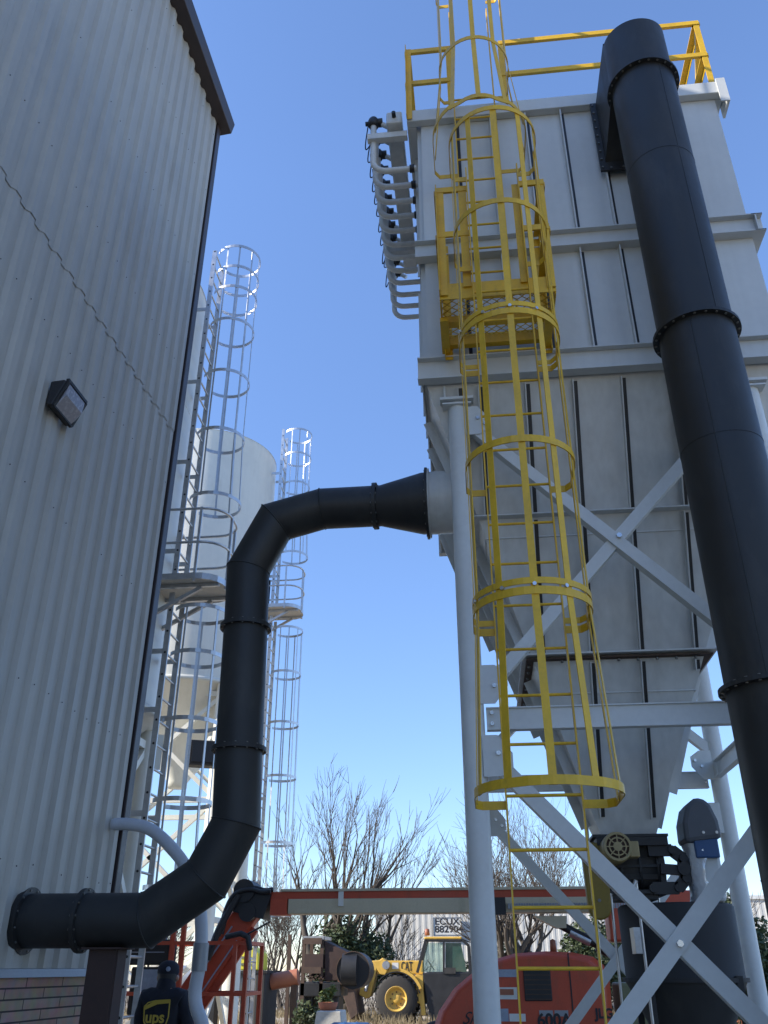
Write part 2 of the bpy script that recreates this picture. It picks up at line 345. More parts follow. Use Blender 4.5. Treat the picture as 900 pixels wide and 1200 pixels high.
bb = MB(); bb.prism([wp(S_START, -0.149, 0.0), wp(S_START, 0.06, 0.0), wp(S_START, 0.06, 1.555), wp(S_START, -0.149, 1.555)], WD * (S_END - 0.105 - S_START))
obj('brick_base', bb, M['brick'], parent=bld)
fl = MB(); fl.prism([wp(S_START, -0.02, 1.60), wp(S_START, 0.075, 1.597), wp(S_START, 0.095, 1.54), wp(S_START, 0.088, 1.54), wp(S_START, 0.07, 1.585), wp(S_START, -0.02, 1.588)], WD * (S_END - 0.11 - S_START))
obj('base_flashing', fl, M['brickcap'], parent=bld)

# wall light
def build_wall_light():
    s0, z0 = -0.98, 6.02
    t = thing('wall_light', 'dark wall pack lamp with frosted lens on ribbed metal wall', 'light', wp(s0, 0.04, z0))
    K = 0.84; w2 = 0.175; mb = MB()
    prof = [(0.035, 0.14), (0.035, -0.15), (0.10, -0.16), (0.17, 0.02), (0.21, 0.12), (0.19, 0.15)]
    mb.prism([wp(s0 - w2, o * K + .006, z0 + z * K) for o, z in prof], WD * (2 * w2)); obj('housing', mb, M['darkmetal'], parent=t, bevel=0.012)
    ln = MB(); pr = [(0.12, -0.165), (0.225, -0.03), (0.235, 0.11), (0.215, 0.115), (0.17, 0.0), (0.10, -0.155)]
    ln.prism([wp(s0 - w2 + 0.025, o * K + .006, z0 + z * K) for o, z in pr], WD * (2 * w2 - 0.05)); obj('lens', ln, M['lens'], parent=t, bevel=0.006)
    lip = MB(); lip.bar(wp(s0 - w2, 0.1950, z0 + 0.1134), wp(s0 + w2, 0.1950, z0 + 0.1134), 0.03, 0.03); lip.bar(wp(s0 - w2 + .01, 0.1026, z0 - 0.1428), wp(s0 + w2 - .01, 0.1026, z0 - 0.1428), 0.03, 0.018)
    for q in (-1, 1): lip.bar(wp(s0 + q * (w2 - .012), 0.1068, z0 - 0.1386), wp(s0 + q * (w2 - .012), 0.2034, z0 + 0.1008), 0.024, 0.022)
    obj('door_frame', lip, M['darkmetal'], parent=t)
    bx = MB(); bx.frame(wp(s0, 0.02, z0), WD * 0.08, WN * 0.02, V((0, 0, 0.08))); obj('back_box', bx, M['darkmetal'], parent=t)
build_wall_light()

# ------------------------------------------------------------------ dust collector tower
BX0, BX1, BY0, BY1, BZ0, BZ1 = -0.36, 2.78, 6.2, 9.70, 6.2, 9.72
CX, CY = 1.21, 7.95
tower = thing('dust_collector', 'big light grey dust collector box with ribbed front above a pyramid hopper', 'dust collector', (CX, CY, 0))
hs = MB(); hs.box((BX0 + .04, BY0 + .06, BZ0), (BX1, BY1, BZ1 - .02)); obj('housing', hs, M['grey'], parent=tower)
pn = MB(); pn.box((BX0 + .085, BY0, BZ0 + .02), (BX1, BY0 + .058, BZ1 - .04)); obj('front_panel', pn, M['grey'], parent=tower)
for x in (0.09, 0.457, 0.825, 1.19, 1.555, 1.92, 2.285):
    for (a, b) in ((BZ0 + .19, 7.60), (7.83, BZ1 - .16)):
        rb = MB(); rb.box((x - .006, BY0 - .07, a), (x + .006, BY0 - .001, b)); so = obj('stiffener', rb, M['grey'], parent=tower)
        rb = MB(); rb.box((x + .0062, BY0 - .012, a + .01), (x + .040, BY0 - .0012, b - .01)); obj('dark_strip', rb, M['darkmetal'], parent=so)  # narrow dark strip along one side of the rib, drawing its dark line
for i in range(8):
    y = BY0 + .4 + i * .4
    for (a, b) in ((BZ0 + .19, 7.60), (7.83, BZ1 - .16)):
        obj('side_stiffener', MB().box((BX1 + .001, y, a), (BX1 + .07, y + .012, b)), M['grey'], parent=tower); obj('side_stiffener', MB().box((BX0 - .01, y, a), (BX0 + .039, y + .012, b)), M['grey'], parent=tower)
def girt(z, h, d):
    mb = MB()          # channel all round, toes outwards
    t = 0.012
    for (p, q, out) in (((BX0 - .005, BY0, z), (BX1 + d, BY0, z), V((0, -1, 0))), ((BX0 - .005, BY1, z), (BX1 + d, BY1, z), V((0, 1, 0))),
                        ((BX0, BY0 - d, z), (BX0, BY1 + d, z), V((-1, 0, 0))), ((BX1, BY0 - d, z), (BX1, BY1 + d, z), V((1, 0, 0)))):
        p, q = V(p), V(q); e = 0.0 if abs(out.y) > 0 else 0.003
        if out.x < 0:
            mb.bar(p + V((.03, d + .01, 0)), q + V((.03, -d, 0)), t, h - .03); continue
        mb.bar(p + out * (d * .35), q + out * (d * .35), t, h - 2 * t - .002)
        for s_ in (-1, 1): mb.bar(p + out * d / 2 + V((0, 0, s_ * (h / 2 - t / 2 - e))), q + out * d / 2 + V((0, 0, s_ * (h / 2 - t / 2 - e))), d, t)
    return mb
obj('girt', girt(7.715, 0.215, 0.10), M['grey'], parent=tower)
obj('girt', girt(6.285, 0.235, 0.10), M['grey'], parent=tower)
tp = MB()
tp.box((BX0 - .06, BY0 - .085, BZ1 - .15), (BX1 + .06, BY0 - .002, BZ1 + .02)); tp.box((BX0 - .06, BY0 + .06, BZ1 - .018), (BX1 + .06, BY1 + .06, BZ1 + .016))
tp.box((BX1 + .002, BY0, BZ1 - .15), (BX1 + .085, BY1, BZ1 - .02)); tp.box((BX0 - .06, BY0 + .0, BZ1 - .15), (BX0 + .038, BY1, BZ1 - .02))
obj('top_curb', tp, M['grey'], parent=tower, bevel=0.006)
bk = MB(); bk.box((BX1 + .02, BY0 - .10, BZ1 - .30), (BX1 + .11, BY0 - .086, BZ1 + .05)); bk.box((BX1 + .088, BY0 - .085, BZ1 - .30), (BX1 + .11, BY0 + .12, BZ1 + .05))
obj('corner_bracket', bk, M['grey'], parent=tower)
# hopper
OX0, OX1, OY0, OY1, OZ = 0.98, 1.43, 7.74, 8.16, 2.58
def hop(z):
    t = (BZ0 - z) / (BZ0 - OZ); L = lambda a, b: a + (b - a) * t
    return L(BX0 + .06, OX0), L(BX1 - .02, OX1), L(BY0 + .02, OY0), L(BY1 - .02, OY1)
def hop_ring(z, e=0.0):
    x0, x1, y0, y1 = hop(z); return [V((x0 - e, y0 - e, z)), V((x1 + e, y0 - e, z)), V((x1 + e, y1 + e, z)), V((x0 - e, y1 + e, z))]
hp = MB(); zs = [BZ0, 5.06, 3.93, OZ]
for a, b in zip(zs[:-1], zs[1:]): hp.add(hop_ring(a) + hop_ring(b), [(i, (i + 1) % 4, 4 + (i + 1) % 4, 4 + i) for i in range(4)])
obj('hopper', hp, M['hop'], parent=tower)
def hop_band(z, e, h):
    mb = MB(); r0 = hop_ring(z + h / 2); r1 = [p + V((0, 0, 0)) for p in hop_ring(z + h / 2, e)]; r2 = [V((p.x, p.y, z - h / 2)) for p in r1]; r3 = hop_ring(z - h / 2)
    mb.add(r0 + r1 + r2 + r3, [(q * 4 + i, q * 4 + (i + 1) % 4, ((q + 1) % 4) * 4 + (i + 1) % 4, ((q + 1) % 4) * 4 + i) for q in range(4) for i in range(4)])
    return mb
obj('hopper_flange', hop_band(3.95, 0.085, 0.014), M['hop'], parent=tower)
obj('hopper_flange', hop_band(3.92, 0.06, 0.012), M['rustlight'], parent=tower, label='unpainted rusty hopper flange')
obj('hopper_ledge', hop_band(5.06, 0.07, 0.012), M['hop'], parent=tower)
obj('hopper_seam', hop_band(4.90, 0.006, 0.012), M['hop'], parent=tower); obj('hopper_seam', hop_band(3.66, 0.006, 0.012), M['hop'], parent=tower)
x0, x1, y0, y1 = hop(3.92)
put_bolts(tower, [(x0 + (x1 - x0) * (i + .5) / 9, y0 - .035, 3.905) for i in range(9)] + [(x0 - .035, y0 + (y1 - y0) * (i + .5) / 9, 3.905) for i in range(9)], (0, 0, -1), .012, .018, 'dull', 'flange_bolt')
def face_rib(mb, axis, val, z0, z1, d=0.06, t=0.010):
    # plate standing on the sloping face along its fall line
    pts = []
    for z in (z0, z1):
        x0, x1, y0, y1 = hop(z)
        pts.append({'f': V((val, y0, z)), 'l': V((x0, val, z)), 'r': V((x1, val, z)), 'b': V((val, y1, z))}[axis])
    o = {'f': V((0, -d, -d * .4)), 'l': V((-d, 0, -d * .4)), 'r': V((d, 0, -d * .4)), 'b': V((0, d, -d * .4))}[axis]
    n = {'f': V((t, 0, 0)), 'b': V((t, 0, 0)), 'l': V((0, t, 0)), 'r': V((0, t, 0))}[axis]
    mb.prism([pts[0] - n / 2, pts[1] - n / 2, pts[1] + o - n / 2, pts[0] + o - n / 2], n)
def zlim(axis, val):
    z = BZ0 - .14
    while z > OZ + .1:
        x0, x1, y0, y1 = hop(z - .05)
        lo, hi = (x0, x1) if axis in 'fb' else (y0, y1)
        if val < lo + .03 or val > hi - .03: break
        z -= .05
    return z
for ax, vals in (('f', (-.02, .16, .57, .98, 1.395, 1.84, 2.26)), ('l', (6.75, 7.2, 7.65, 8.1, 8.55, 9.0)), ('r', (6.75, 7.2, 7.65, 8.1, 8.55, 9.0)), ('b', (.57, .98, 1.395, 1.84))):
    for vv in vals:
        zb = zlim(ax, vv); segs = [(BZ0 - .05, max(zb, 5.075))]
        if zb < 5.04: segs.append((5.045, max(zb, 3.965)))
        if zb < 3.90: segs.append((3.90, max(zb, OZ + .12)))
        mb = MB()
        for a, b in segs:
            if a - b > .08: face_rib(mb, ax, vv, a, b, 0.05 if ax == 'f' else 0.075)
        if mb.v:
            ro_ = obj('hopper_rib', mb, M['hop'], parent=tower)
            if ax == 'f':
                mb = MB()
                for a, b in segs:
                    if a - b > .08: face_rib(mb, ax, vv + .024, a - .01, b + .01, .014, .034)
                obj('dark_strip', mb, M['darkmetal'], parent=ro_)  # dark strip beside each front hopper rib, as on the box
# stub with bright flange where the inlet duct enters
st = MB(); st.tube((-0.33, 6.98, 5.40), (0.45, 6.98, 5.40), 0.292, 40); obj('inlet_stub', st, M['hop'], parent=tower)
sf = MB(); sf.ring((-0.335, 6.98, 5.40), (1, 0, 0), 0.325, 0.2, 0.012, 40); sf.ring((-0.26, 6.98, 5.40), (1, 0, 0), 0.297, 0.28, 0.02, 40); obj('inlet_flange', sf, M['hop'], parent=tower)
of = MB(); of.box((OX0 - .08, OY0 - .08, OZ - .022), (OX1 + .08, OY1 + .08, OZ - .002)); obj('outlet_flange', of, M['black'], parent=tower)

# ---- support frame
frame = thing('support_frame', 'light grey steel legs, beams and cross braces carrying the dust collector', 'steel frame', (CX, CY, 0))
CXL, CXR, CYF, CYB = -0.03, 2.45, 6.32, 9.42
for x in (CXL, CXR):
    for y in (CYF, CYB):
        c = MB(); c.tube((x, y, 0.02), (x, y, 6.0), 0.086, 28); o = obj('column', c, M['frame'], parent=frame)
        p = MB(); p.box((x - .15, y - .12, 6.003), (x + .14, y + .12, 6.03)); p.box((x - .115, y - .10, 6.03), (x - .10, y + .1, 6.165)); p.box((x - .13, y - .11, 5.96), (x + .12, y + .11, 5.975)); obj('cap_plate', p, M['frame'], parent=o)
        q = MB(); q.box((x - .17, y - .17, 0), (x + .17, y + .17, .02)); obj('base_plate', q, M['frame'], parent=o)
def channel(p0, p1, h, d, out):
    mb = MB(); p0, p1, out = V(p0), V(p1), V(out); t = .010
    mb.bar(p0 - out * .02, p1 - out * .02, t, h - 2 * t - .002)
    for s_ in (-1, 1): mb.bar(p0 - out * d / 2 + V((0, 0, s_ * (h / 2 - t / 2))), p1 - out * d / 2 + V((0, 0, s_ * (h / 2 - t / 2))), d, t)
    return mb
obj('beam', channel((CXL + .10, CYF - .04, 3.21), (CXR - .10, CYF - .04, 3.21), .165, .07, (0, -1, 0)), M['frame'], parent=frame)
obj('beam', channel((CXL + .10, CYB + .04, 3.33), (CXR - .10, CYB + .04, 3.33), .165, .07, (0, -1, 0)), M['frame'], parent=frame)
obj('beam', channel((CXL, CYF + .1, 3.40), (CXL, CYB - .1, 3.40), .165, .07, (-1, 0, 0)), M['frame'], parent=frame)
obj('beam', channel((CXR, CYF + .1, 3.40), (CXR, CYB - .1, 3.40), .165, .07, (1, 0, 0)), M['frame'], parent=frame)
def brace(p0, p1, out, wd=.095, front=0.0):
    mb = MB(); p0, p1, out = V(p0) + V(out) * front, V(p1) + V(out) * front, V(out).normalized(); d = (p1 - p0).normalized()
    up = out; t = .010; side = d.cross(out).normalized()
    if side.z > 0: side = -side
    mb.bar(p0, p1, wd, t, up)                                   # flat leg facing out
    mb.bar(p0 + side * (wd / 2 - t / 2) - out * (wd * .42 + t / 2 + .001), p1 + side * (wd / 2 - t / 2) - out * (wd * .42 + t / 2 + .001), t, wd * .84, up)
    return mb
F_ = (0, -1, 0); yf = CYF - .035
def br(p0, p1, out, front=0.0, wd=.095): obj('brace', brace(p0, p1, out, wd, front), M['frame'], parent=frame)
br((CXL + .06, yf, 5.80), (CXR - .06, yf, 3.30), F_, .03); br((CXL + .10, yf, 3.42), (CXR - .06, yf, 5.92), F_, .0)
br((CXL + .08, yf, 2.98), (CXR - .08, yf, .52), F_, .0, .11); br((CXL + .08, yf, .52), (CXR - .08, yf, 3.00), F_, .03, .11)
yb = CYB - .03
br((CXL + .08, yb, 2.98), (CXR - .08, yb, .40), F_, .0); br((CXL + .08, yb, .40), (CXR - .08, yb, 2.95), F_, .02)
br((CXL + .06, yb, 5.80), (CXR - .06, yb, 3.62), F_, .02); br((CXL + .10, yb, 3.6), (CXR - .06, yb, 5.92), F_, .0)
def gusset(x, y, z, sx, sz, out, bolts=True):
    s_ = .20; o = V(out)
    mb = MB(); P = [(0, -sz * .02), (s_ * .55, -sz * .02), (s_ * 1.05, sz * s_ * .55), (s_ * 1.05, sz * s_ * 1.05), (s_ * .6, sz * s_ * 1.35), (0, sz * s_ * 1.35)]
    mb.prism([V((x + sx * a, y, z + b)) for a, b in P], V((0, .012, 0))); gs = obj('gusset', mb, M['frame'], parent=frame)
    put_bolts(gs, [V((x + sx * s_ * k, y, z + sz * s_ * k)) for k in (.55, .85)], out, .017, .02)
for (y_, o_) in ((yf - .0455, F_), (yb - .0455, F_)):
    for (x_, sx) in ((CXL + .06, 1), (CXR - .06, -1)):
        gusset(x_, y_, 5.92, sx, -1, o_); gusset(x_, y_, 3.33, sx, 1, o_); gusset(x_, y_, 3.06, sx, -1, o_); gusset(x_, y_, .30, sx, 1, o_)
put_bolts(frame, [(1.19, yf - .036, 4.62), (1.205, yf - .036, 1.74)], F_, .022, .025, 'bolt', 'brace_bolt')
put_bolts(frame, [(CXL + .14, CYF - .032, 3.17), (CXL + .14, CYF - .032, 3.25), (CXR - .14, CYB - .002, 3.29), (CXR - .14, CYB - .002, 3.37)], F_, .015, .02, 'bolt', 'beam_bolt')

# ---- roof guard rail
def angle_post(mb, p0, p1, w=.06, t=.008, fx=1, fy=1):
    p0, p1 = V(p0), V(p1); z = V((0, 0, 1))
    mb.box((min(p0.x, p0.x + fx * w), min(p0.y, p0.y - fy * t), p0.z), (max(p0.x, p0.x + fx * w), max(p0.y, p0.y - fy * t), p1.z))
    mb.box((min(p0.x, p0.x + fx * t), min(p0.y + fy * .001, p0.y + fy * w), p0.z), (max(p0.x, p0.x + fx * t), max(p0.y + fy * .001, p0.y + fy * w), p1.z))
def angle_rail(mb, p0, p1, out, w=.06, t=.008):
    p0, p1, out = V(p0), V(p1), V(out)
    mb.bar(p0, p1, t, w); mb.bar(p0 - out * (w / 2 + t / 2 + .001) + V((0, 0, w / 2 - t / 2)), p1 - out * (w / 2 + t / 2 + .001) + V((0, 0, w / 2 - t / 2)), w, t)
rail = thing('guard_rail', 'yellow angle iron guard rail round the dust collector roof', 'railing', (CX, BY0, BZ1))
RZ = BZ1 + 1.10; RXL, RXR, RYF, RYB = BX0 - .06, BX1 + .04, BY0 - .02, BY1
for (x, y, fx, fy) in ((RXL, RYF - .09, 1, -1), (.03, RYF, 1, 1), (.62, RYF, 1, 1), (RXR, RYF, -1, 1), (RXL, RYB, 1, -1), (RXR, RYB, -1, -1), (RXR, 7.9, -1, 1), (RXL, 7.9, 1, 1), (1.2, RYB, 1, -1)):
    mb = MB(); angle_post(mb, (x, y, BZ1 - (.14 if (y < RYF + .001) else 0)), (x, y, RZ - (.07 if y < RYF - .01 else 0)), fx=fx, fy=fy); obj('post', mb, M['yellow'], parent=rail)
for z in (RZ, RZ - .55):
    for (a, b, out) in (((RXL + .01, RYF - .012, z), (.09, RYF - .012, z), F_), ((.62, RYF - .012, z), (RXR, RYF - .012, z), F_), ((RXL - .012, RYF, z), (RXL - .012, RYB, z), (-1, 0, 0)),
                        ((RXR + .012, RYF, z), (RXR + .012, RYB, z), (1, 0, 0)), ((RXL, RYB + .012, z), (RXR, RYB + .012, z), (0, 1, 0))):
        mb = MB(); angle_rail(mb, a, b, out); obj('rail', mb, M['yellow'], parent=rail)
kb = MB(); kb.bar((RXR - .01, RYF + .05, RZ - .06), (RXR - .01, RYF + .75, BZ1 + .02), .05, .05); obj('knee_brace', kb, M['yellow'], parent=rail)

# ---- caged ladders
def hoop_pts(w, Rw, d0, D, n=18, ends=True, rnd_=False):
    if rnd_:
        a0 = math.asin(min(.99, (w / 2) / Rw))
        return [(-Rw * math.sin(a0 + (2 * math.pi - 2 * a0) * i / 26), Rw - Rw * math.cos(a0 + (2 * math.pi - 2 * a0) * i / 26)) for i in range(27)]
    pts = [(-w / 2, 0.0), (-Rw * .9, 0.0), (-Rw, .05)] if ends else []
    for i in range(n + 1):
        t = math.pi * i / n; pts.append((-Rw * math.cos(t), d0 + (D - d0) * math.sin(t)))
    return pts + ([(Rw, .05), (Rw * .9, 0.0), (w / 2, 0.0)] if ends else [])
def caged_ladder(name, label, base, out, m, z0, z1, w, hoops, rung0, Rw=.37, D=.70, d0=.34, rail=(.06, .010), hoop_h=.05, bars=(-105, -72, -35, 0, 35, 72, 105), bar_w=.045, step=.3048, flare=1.12, doubles=(), group=None, rung_r=.011, rung_top=None, bolts=False, boltmat=None, cage_top=None, standoffs=(), wall_gap=.2, holes=False):
    base, out = V(base), V(out).normalized(); sd_ = V((-out.y, out.x, 0))       # sd_: sideways
    if sd_.dot(V((1, 0, 0))) < 0 and abs(sd_.x) > .5: sd_ = -sd_
    P = lambda s_, o_, z: V((base.x, base.y, 0)) + sd_ * s_ + out * o_ + V((0, 0, z))
    t = thing(name, label, 'ladder', (base.x, base.y, z0), group)
    for q in (-1, 1):
        mb = MB(); mb.bar(P(q * w / 2, 0, z0), P(q * w / 2, 0, z1), rail[1], rail[0], out); r_ = obj('rail', mb, m, parent=t)
        if holes:
            hz_ = []; z = rung0
            while z < (rung_top or z1): hz_.append(P(q * (w / 2 + rail[1] / 2 - .001), 0, z)); z += step
            put_bolts(r_, hz_, sd_ * q, .017, .003, 'darkmetal', 'rung_end')
    z = rung0; first = None
    while z < (rung_top or z1) - .02:
        if first is None:
            mb = MB(); mb.tube(P(-w / 2 + rail[1] / 2, 0, z), P(w / 2 - rail[1] / 2, 0, z), rung_r, 8); first = obj('rung', mb, m, parent=t); zf = z
        else:
            c = first.copy(); COL.objects.link(c); c.location = (0, 0, z - zf)
        z += step
    hz = sorted(hoops)
    for i, z in enumerate(hz):
        f = flare if i == 0 else 1.0
        pts = [P(a * f if abs(a) > w / 2 + .001 else a, b * f, z) for a, b in hoop_pts(w, Rw, d0, D, rnd_=holes)]
        mb = MB(); mb.strip(pts, hoop_h, .007); h_ = obj('hoop', mb, m, parent=t)
        if z in doubles:
            mb = MB(); mb.strip([p + V((0, 0, hoop_h + .012)) for p in pts], hoop_h * .8, .007); obj('hoop', mb, m, parent=t)
            for k in (5, 9, 12, 15): obj('bolt', MB().bolt(pts[k] + V((0, 0, .035)) + (pts[k] - P(0, d0, z)).normalized() * .003, (pts[k] - P(0, d0, z)), .013, .014), M['bolt'], parent=h_)
    ct = cage_top if cage_top else hz[-1]
    for a in bars:
        def pt(f, z, a=a):
            aa = R(a); x_ = Rw * math.sin(aa); y_ = d0 + (D - d0) * math.cos(aa) if abs(a) <= 90 else d0 - .28 * ((abs(a) - 90) / 30.0)
            if abs(a) > 90: x_ = Rw * (1 if a > 0 else -1)
            if holes: x_ = Rw * math.sin(aa); y_ = Rw + Rw * math.cos(aa)
            nx = V((x_, y_ - d0)).normalized() if (abs(a) <= 90 or holes) else V((1 if a > 0 else -1, 0))
            k = .010
            return P((x_ - nx.x * k) * f, (y_ - nx.y * k) * f, z), (sd_ * nx.x + out * nx.y)
        p0, n0 = pt(flare, hz[0] - hoop_h * .5); p1, _ = pt(1.0, hz[1]); p2, _ = pt(1.0, ct + hoop_h * .5)
        mb = MB(); mb.bar(p0, p1, bar_w, .006, n0); mb.bar(p1, p2, bar_w, .006, n0); obj('cage_bar', mb, m, parent=t)
    for z in standoffs:
        for q in (-1, 1): obj('standoff', MB().bar(P(q * w / 2, -rail[0] / 2, z), P(q * w / 2, -wall_gap, z), .012, .07), m, parent=t)
    return t
caged_ladder('caged_ladder', 'yellow caged ladder rising from the ground to the yellow platform', (.375, 5.4, 0), F_, M['yellow'], .02, 7.92, .45,
             [2.46, 3.55, 4.60, 5.66, 6.74, 7.80], .38, group='yellow caged ladders on the dust collector', Rw=.365, D=.70, doubles=(3.55, 5.66), rung_top=6.7, rung_r=.010, rail=(.05, .010))
caged_ladder('caged_ladder', 'yellow caged ladder climbing from the platform past the roof edge', (.30, 6.02, 0), F_, M['yellow'], 6.6, 11.2, .42,
             [8.57, 9.68, 11.35], 6.66, group='yellow caged ladders on the dust collector', Rw=.35, D=.70, flare=1.25, rung_top=9.9, rail=(.05, .012), standoffs=(7.2, 8.2, 9.5), wall_gap=.12)
# ---- rest platform between the two ladders
plat = thing('ladder_platform', 'yellow rest platform with mesh floor and angle posts hung on the grey box', 'platform', (.34, 5.85, 6.5))
PX0, PX1, PY0, PY1, PZ = -.13, .82, 5.46, 6.10, 6.56
mb = MB(); mb.box((PX0, PY0 - .012, PZ - .09), (PX1, PY0, PZ + .075)); obj('front_beam', mb, M['yellow'], parent=plat)
mb = MB(); mb.box((PX0, PY1 - .06, PZ - .09), (PX1, PY1, PZ + .02)); obj('back_beam', mb, M['yellow'], parent=plat)
mb = MB(); mb.box((PX0 + .013, 5.76, PZ - .07), (PX1 - .013, 5.84, PZ - .006)); obj('middle_beam', mb, M['yellow'], parent=plat)
for x in (PX0, PX1 - .012):
    mb = MB(); mb.box((x, PY0 + .001, PZ - .10), (x + .012, PY1 - .061, PZ + .12)); obj('side_plate', mb, M['yellow'], parent=plat)
gm = MB(); nS = 15; nT = 22
for i in range(nS):
    y0 = PY0 + .02 + (PY1 - PY0 - .09) * i / (nS - 1)
    for k in range(nT):
        xa = PX0 + .015 + (PX1 - PX0 - .03) * k / nT; xb = PX0 + .015 + (PX1 - PX0 - .03) * (k + 1) / nT
        ya, yb2 = (y0 - .017, y0 + .017) if (k + i) % 2 else (y0 + .017, y0 - .017)
        gm.bar((xa, ya, PZ), (xb, yb2, PZ), .005, .006)
obj('mesh_floor', gm, M['yellow'], parent=plat)
for (x, y, fx, fy, zb) in ((PX0, PY0 - .03, 1, -1, PZ - .06), (.14, PY0 - .02, -1, 1, PZ + .02), (PX1, PY0 - .02, -1, 1, PZ - .05), (.61, PY0 - .02, -1, 1, PZ + .02), (PX0 + .014, PY1 + .005, 1, -1, 6.36), (PX1, PY1 + .005, -1, -1, 6.36)):
    mb = MB(); angle_post(mb, (x, y, zb), (x, y, 7.72), w=.07, fx=fx, fy=fy); obj('post', mb, M['yellow'], parent=plat)
for z in (7.72, 7.18):
    for (a, b, out) in (((PX0 - .004, PY0 - .03, z), (.15, PY0 - .03, z), F_), ((.60, PY0 - .03, z), (PX1 + .004, PY0 - .03, z), F_), ((PX0 - .012, PY0, z), (PX0 - .012, PY1, z), (-1, 0, 0)), ((PX1 + .012, PY0, z), (PX1 + .012, PY1, z), (1, 0, 0))):
        mb = MB(); angle_rail(mb, a, b, out); obj('rail', mb, M['yellow'], parent=plat)
for x in (PX0 + .02, PX1 - .05):
    mb = MB(); mb.box((x - .03, PY0 + .20, PZ - .14), (x + .04, PY1 - .0, PZ - .101)); obj('knee_bracket', mb, M['yellow'], parent=plat)

# ---- pulse header on the left of the box
pul = thing('pulse_air_header', 'grey square air header with a row of bent blow pipes and valves', 'pipework', (-.56, BY0, 9.7))
mb = MB(); mb.box((-.645, BY0 - .05, 9.62), (-.475, 8.45, 9.80)); obj('header_tube', mb, M['hop'], parent=pul, bevel=.02)
mb = MB(); mb.tube((-.56, BY0 - .11, 9.71), (-.56, BY0 - .05, 9.71), .022, 12); obj('end_nipple', mb, M['darkmetal'], parent=pul)
NP = 12
for i in range(NP):
    y = BY0 + .10 + i * 2.33 / (NP - 1); xo = -.80
    mb = MB(); rr = .15; pts = [(xo, y, 9.78), (xo, y, 9.06 + rr)]
    pts += [(xo + rr * (1 - math.cos(t)), y, 9.06 + rr * (1 - math.sin(t))) for t in [math.pi / 2 * k / 6 for k in range(1, 7)]] + [(BX0 + .02, y, 9.06)]
    mb.path(pts, .033, 10); pp = obj('blow_pipe', mb, M['hop'], parent=pul)
    mb = MB(); mb.tube((BX0 - .05, y, 9.06), (BX0 - .002, y, 9.06), .043, 10); obj('coupling', mb, M['darkmetal'], parent=pp)
    mb = MB(); mb.lathe([(.0, -.06), (.05, -.06), (.062, -.03), (.062, .03), (.045, .065), (0, .07)], (xo, y, 9.83), 12, cap=False); mb.tube((xo + .05, y, 9.83), (xo + .10, y, 9.83), .048, 12); mb.tube((xo - .09, y, 9.83), (xo - .05, y, 9.83), .025, 8)
    vv = obj('valve', mb, M['darkmetal'], parent=pul)
    mb = MB(); mb.tube((xo + .10, y, 9.80), (-.64, y, 9.75), .028, 8); obj('valve_nipple', mb, M['hop'], parent=vv)
    mb = MB(); a = V((xo - .06, y, 9.80)); b_ = V((xo - .04, y + .20, 9.79)); k0 = random.uniform(.12, .30)
    if i < NP - 1: mb.path([a + (b_ - a) * s_ + V((-.05 * math.sin(math.pi * s_), 0, -k0 * math.sin(math.pi * s_))) for s_ in [j / 8 for j in range(9)]], .007, 5); obj('wire_loop', mb, M['darkmetal'], parent=vv)
for y in (BY0 + .03, BY0 + 1.7):
    mb = MB(); mb.box((-.86, y, 9.50), (BX0 - .065, y + .07, 9.512)); mb.box((-.86, y, 9.513), (BX0 - .065, y + .01, 9.58)); obj('bracket', mb, M['hop'], parent=pul)

# ---- round ducts
def flange_ring(root, c, axis, ro, ri, nb=16, th=.035, m='black', bolt_r=.0085):
    mb = MB(); mb.ring(c, axis, ro, ri, th, 40); f = obj('flange', mb, M[m], parent=root)
    d = V(axis).normalized(); a = d.orthogonal().normalized(); b = d.cross(a); rb = (ro + ri) / 2 + .012
    put_bolts(f, [V(c) + (a * math.cos(2 * math.pi * i / nb) + b * math.sin(2 * math.pi * i / nb)) * rb - d * (th / 2 + .008) for i in range(nb)], axis, bolt_r, th + .016, 'dull')
DY = 6.98; k_ = DY / 6.9
duct = thing('inlet_duct', 'black round duct bending from the building wall up into the dust collector', 'duct', (-1.95, DY, 0))
def dp(u, v): return at(u, v, DY)
D0 = V((-3.60, DY, 1.93)); dr = .192
A1 = V((-2.46, DY, 1.93)); A2 = V((-2.02, DY, 2.50)); 
pts1 = [D0, A1, dp(272, 985), V((dp(280, 880).x, DY, dp(280, 880).z))]
e0 = dp(195, 1078); e1 = dp(262, 1000); e2 = dp(280, 880); e3 = dp(288, 737)
zc = 5.40
def welded(name, mb, root):
    o = obj(name, mb, M['black'], parent=root)
    for rg in mb.rings[1:-1]:
        c = sum(rg, V((0, 0, 0))) / len(rg); rg2 = [c + (p - c) * 1.004 for p in rg]
        obj('weld_bead', MB().path(rg2 + [rg2[0]], .0065, 6, cap=False), M['black'], parent=o)
    return o
welded('lower_elbow', MB().path([V((-3.06, DY, 1.925)), V((dp(172, 1078).x, DY, 1.925)), dp(242, 1030), dp(277, 965), e2], dr, 40, sharp=True), duct)
obj('wall_section', MB().path([V((-3.56, DY, 1.925)), V((-3.08, DY, 1.925))], dr, 40), M['black'], parent=duct)
obj('riser', MB().path([e2 + V((0, 0, .02)), e3], dr, 40), M['black'], parent=duct)
welded('upper_elbow', MB().path([e3 + V((0, 0, .02)), dp(291, 668), dp(323, 612), V((dp(378, 590).x, DY, zc)), V((dp(438, 590).x, DY, zc))], dr, 40, sharp=True), duct)
xa = dp(440, 590).x
obj('reducer', MB().path([V((xa, DY, zc)), V((xa + .05, DY, zc)), V((-.40, DY, zc)), V((-.36, DY, zc))], dr, 40, radii=[dr, dr, .288, .288]), M['black'], parent=duct)
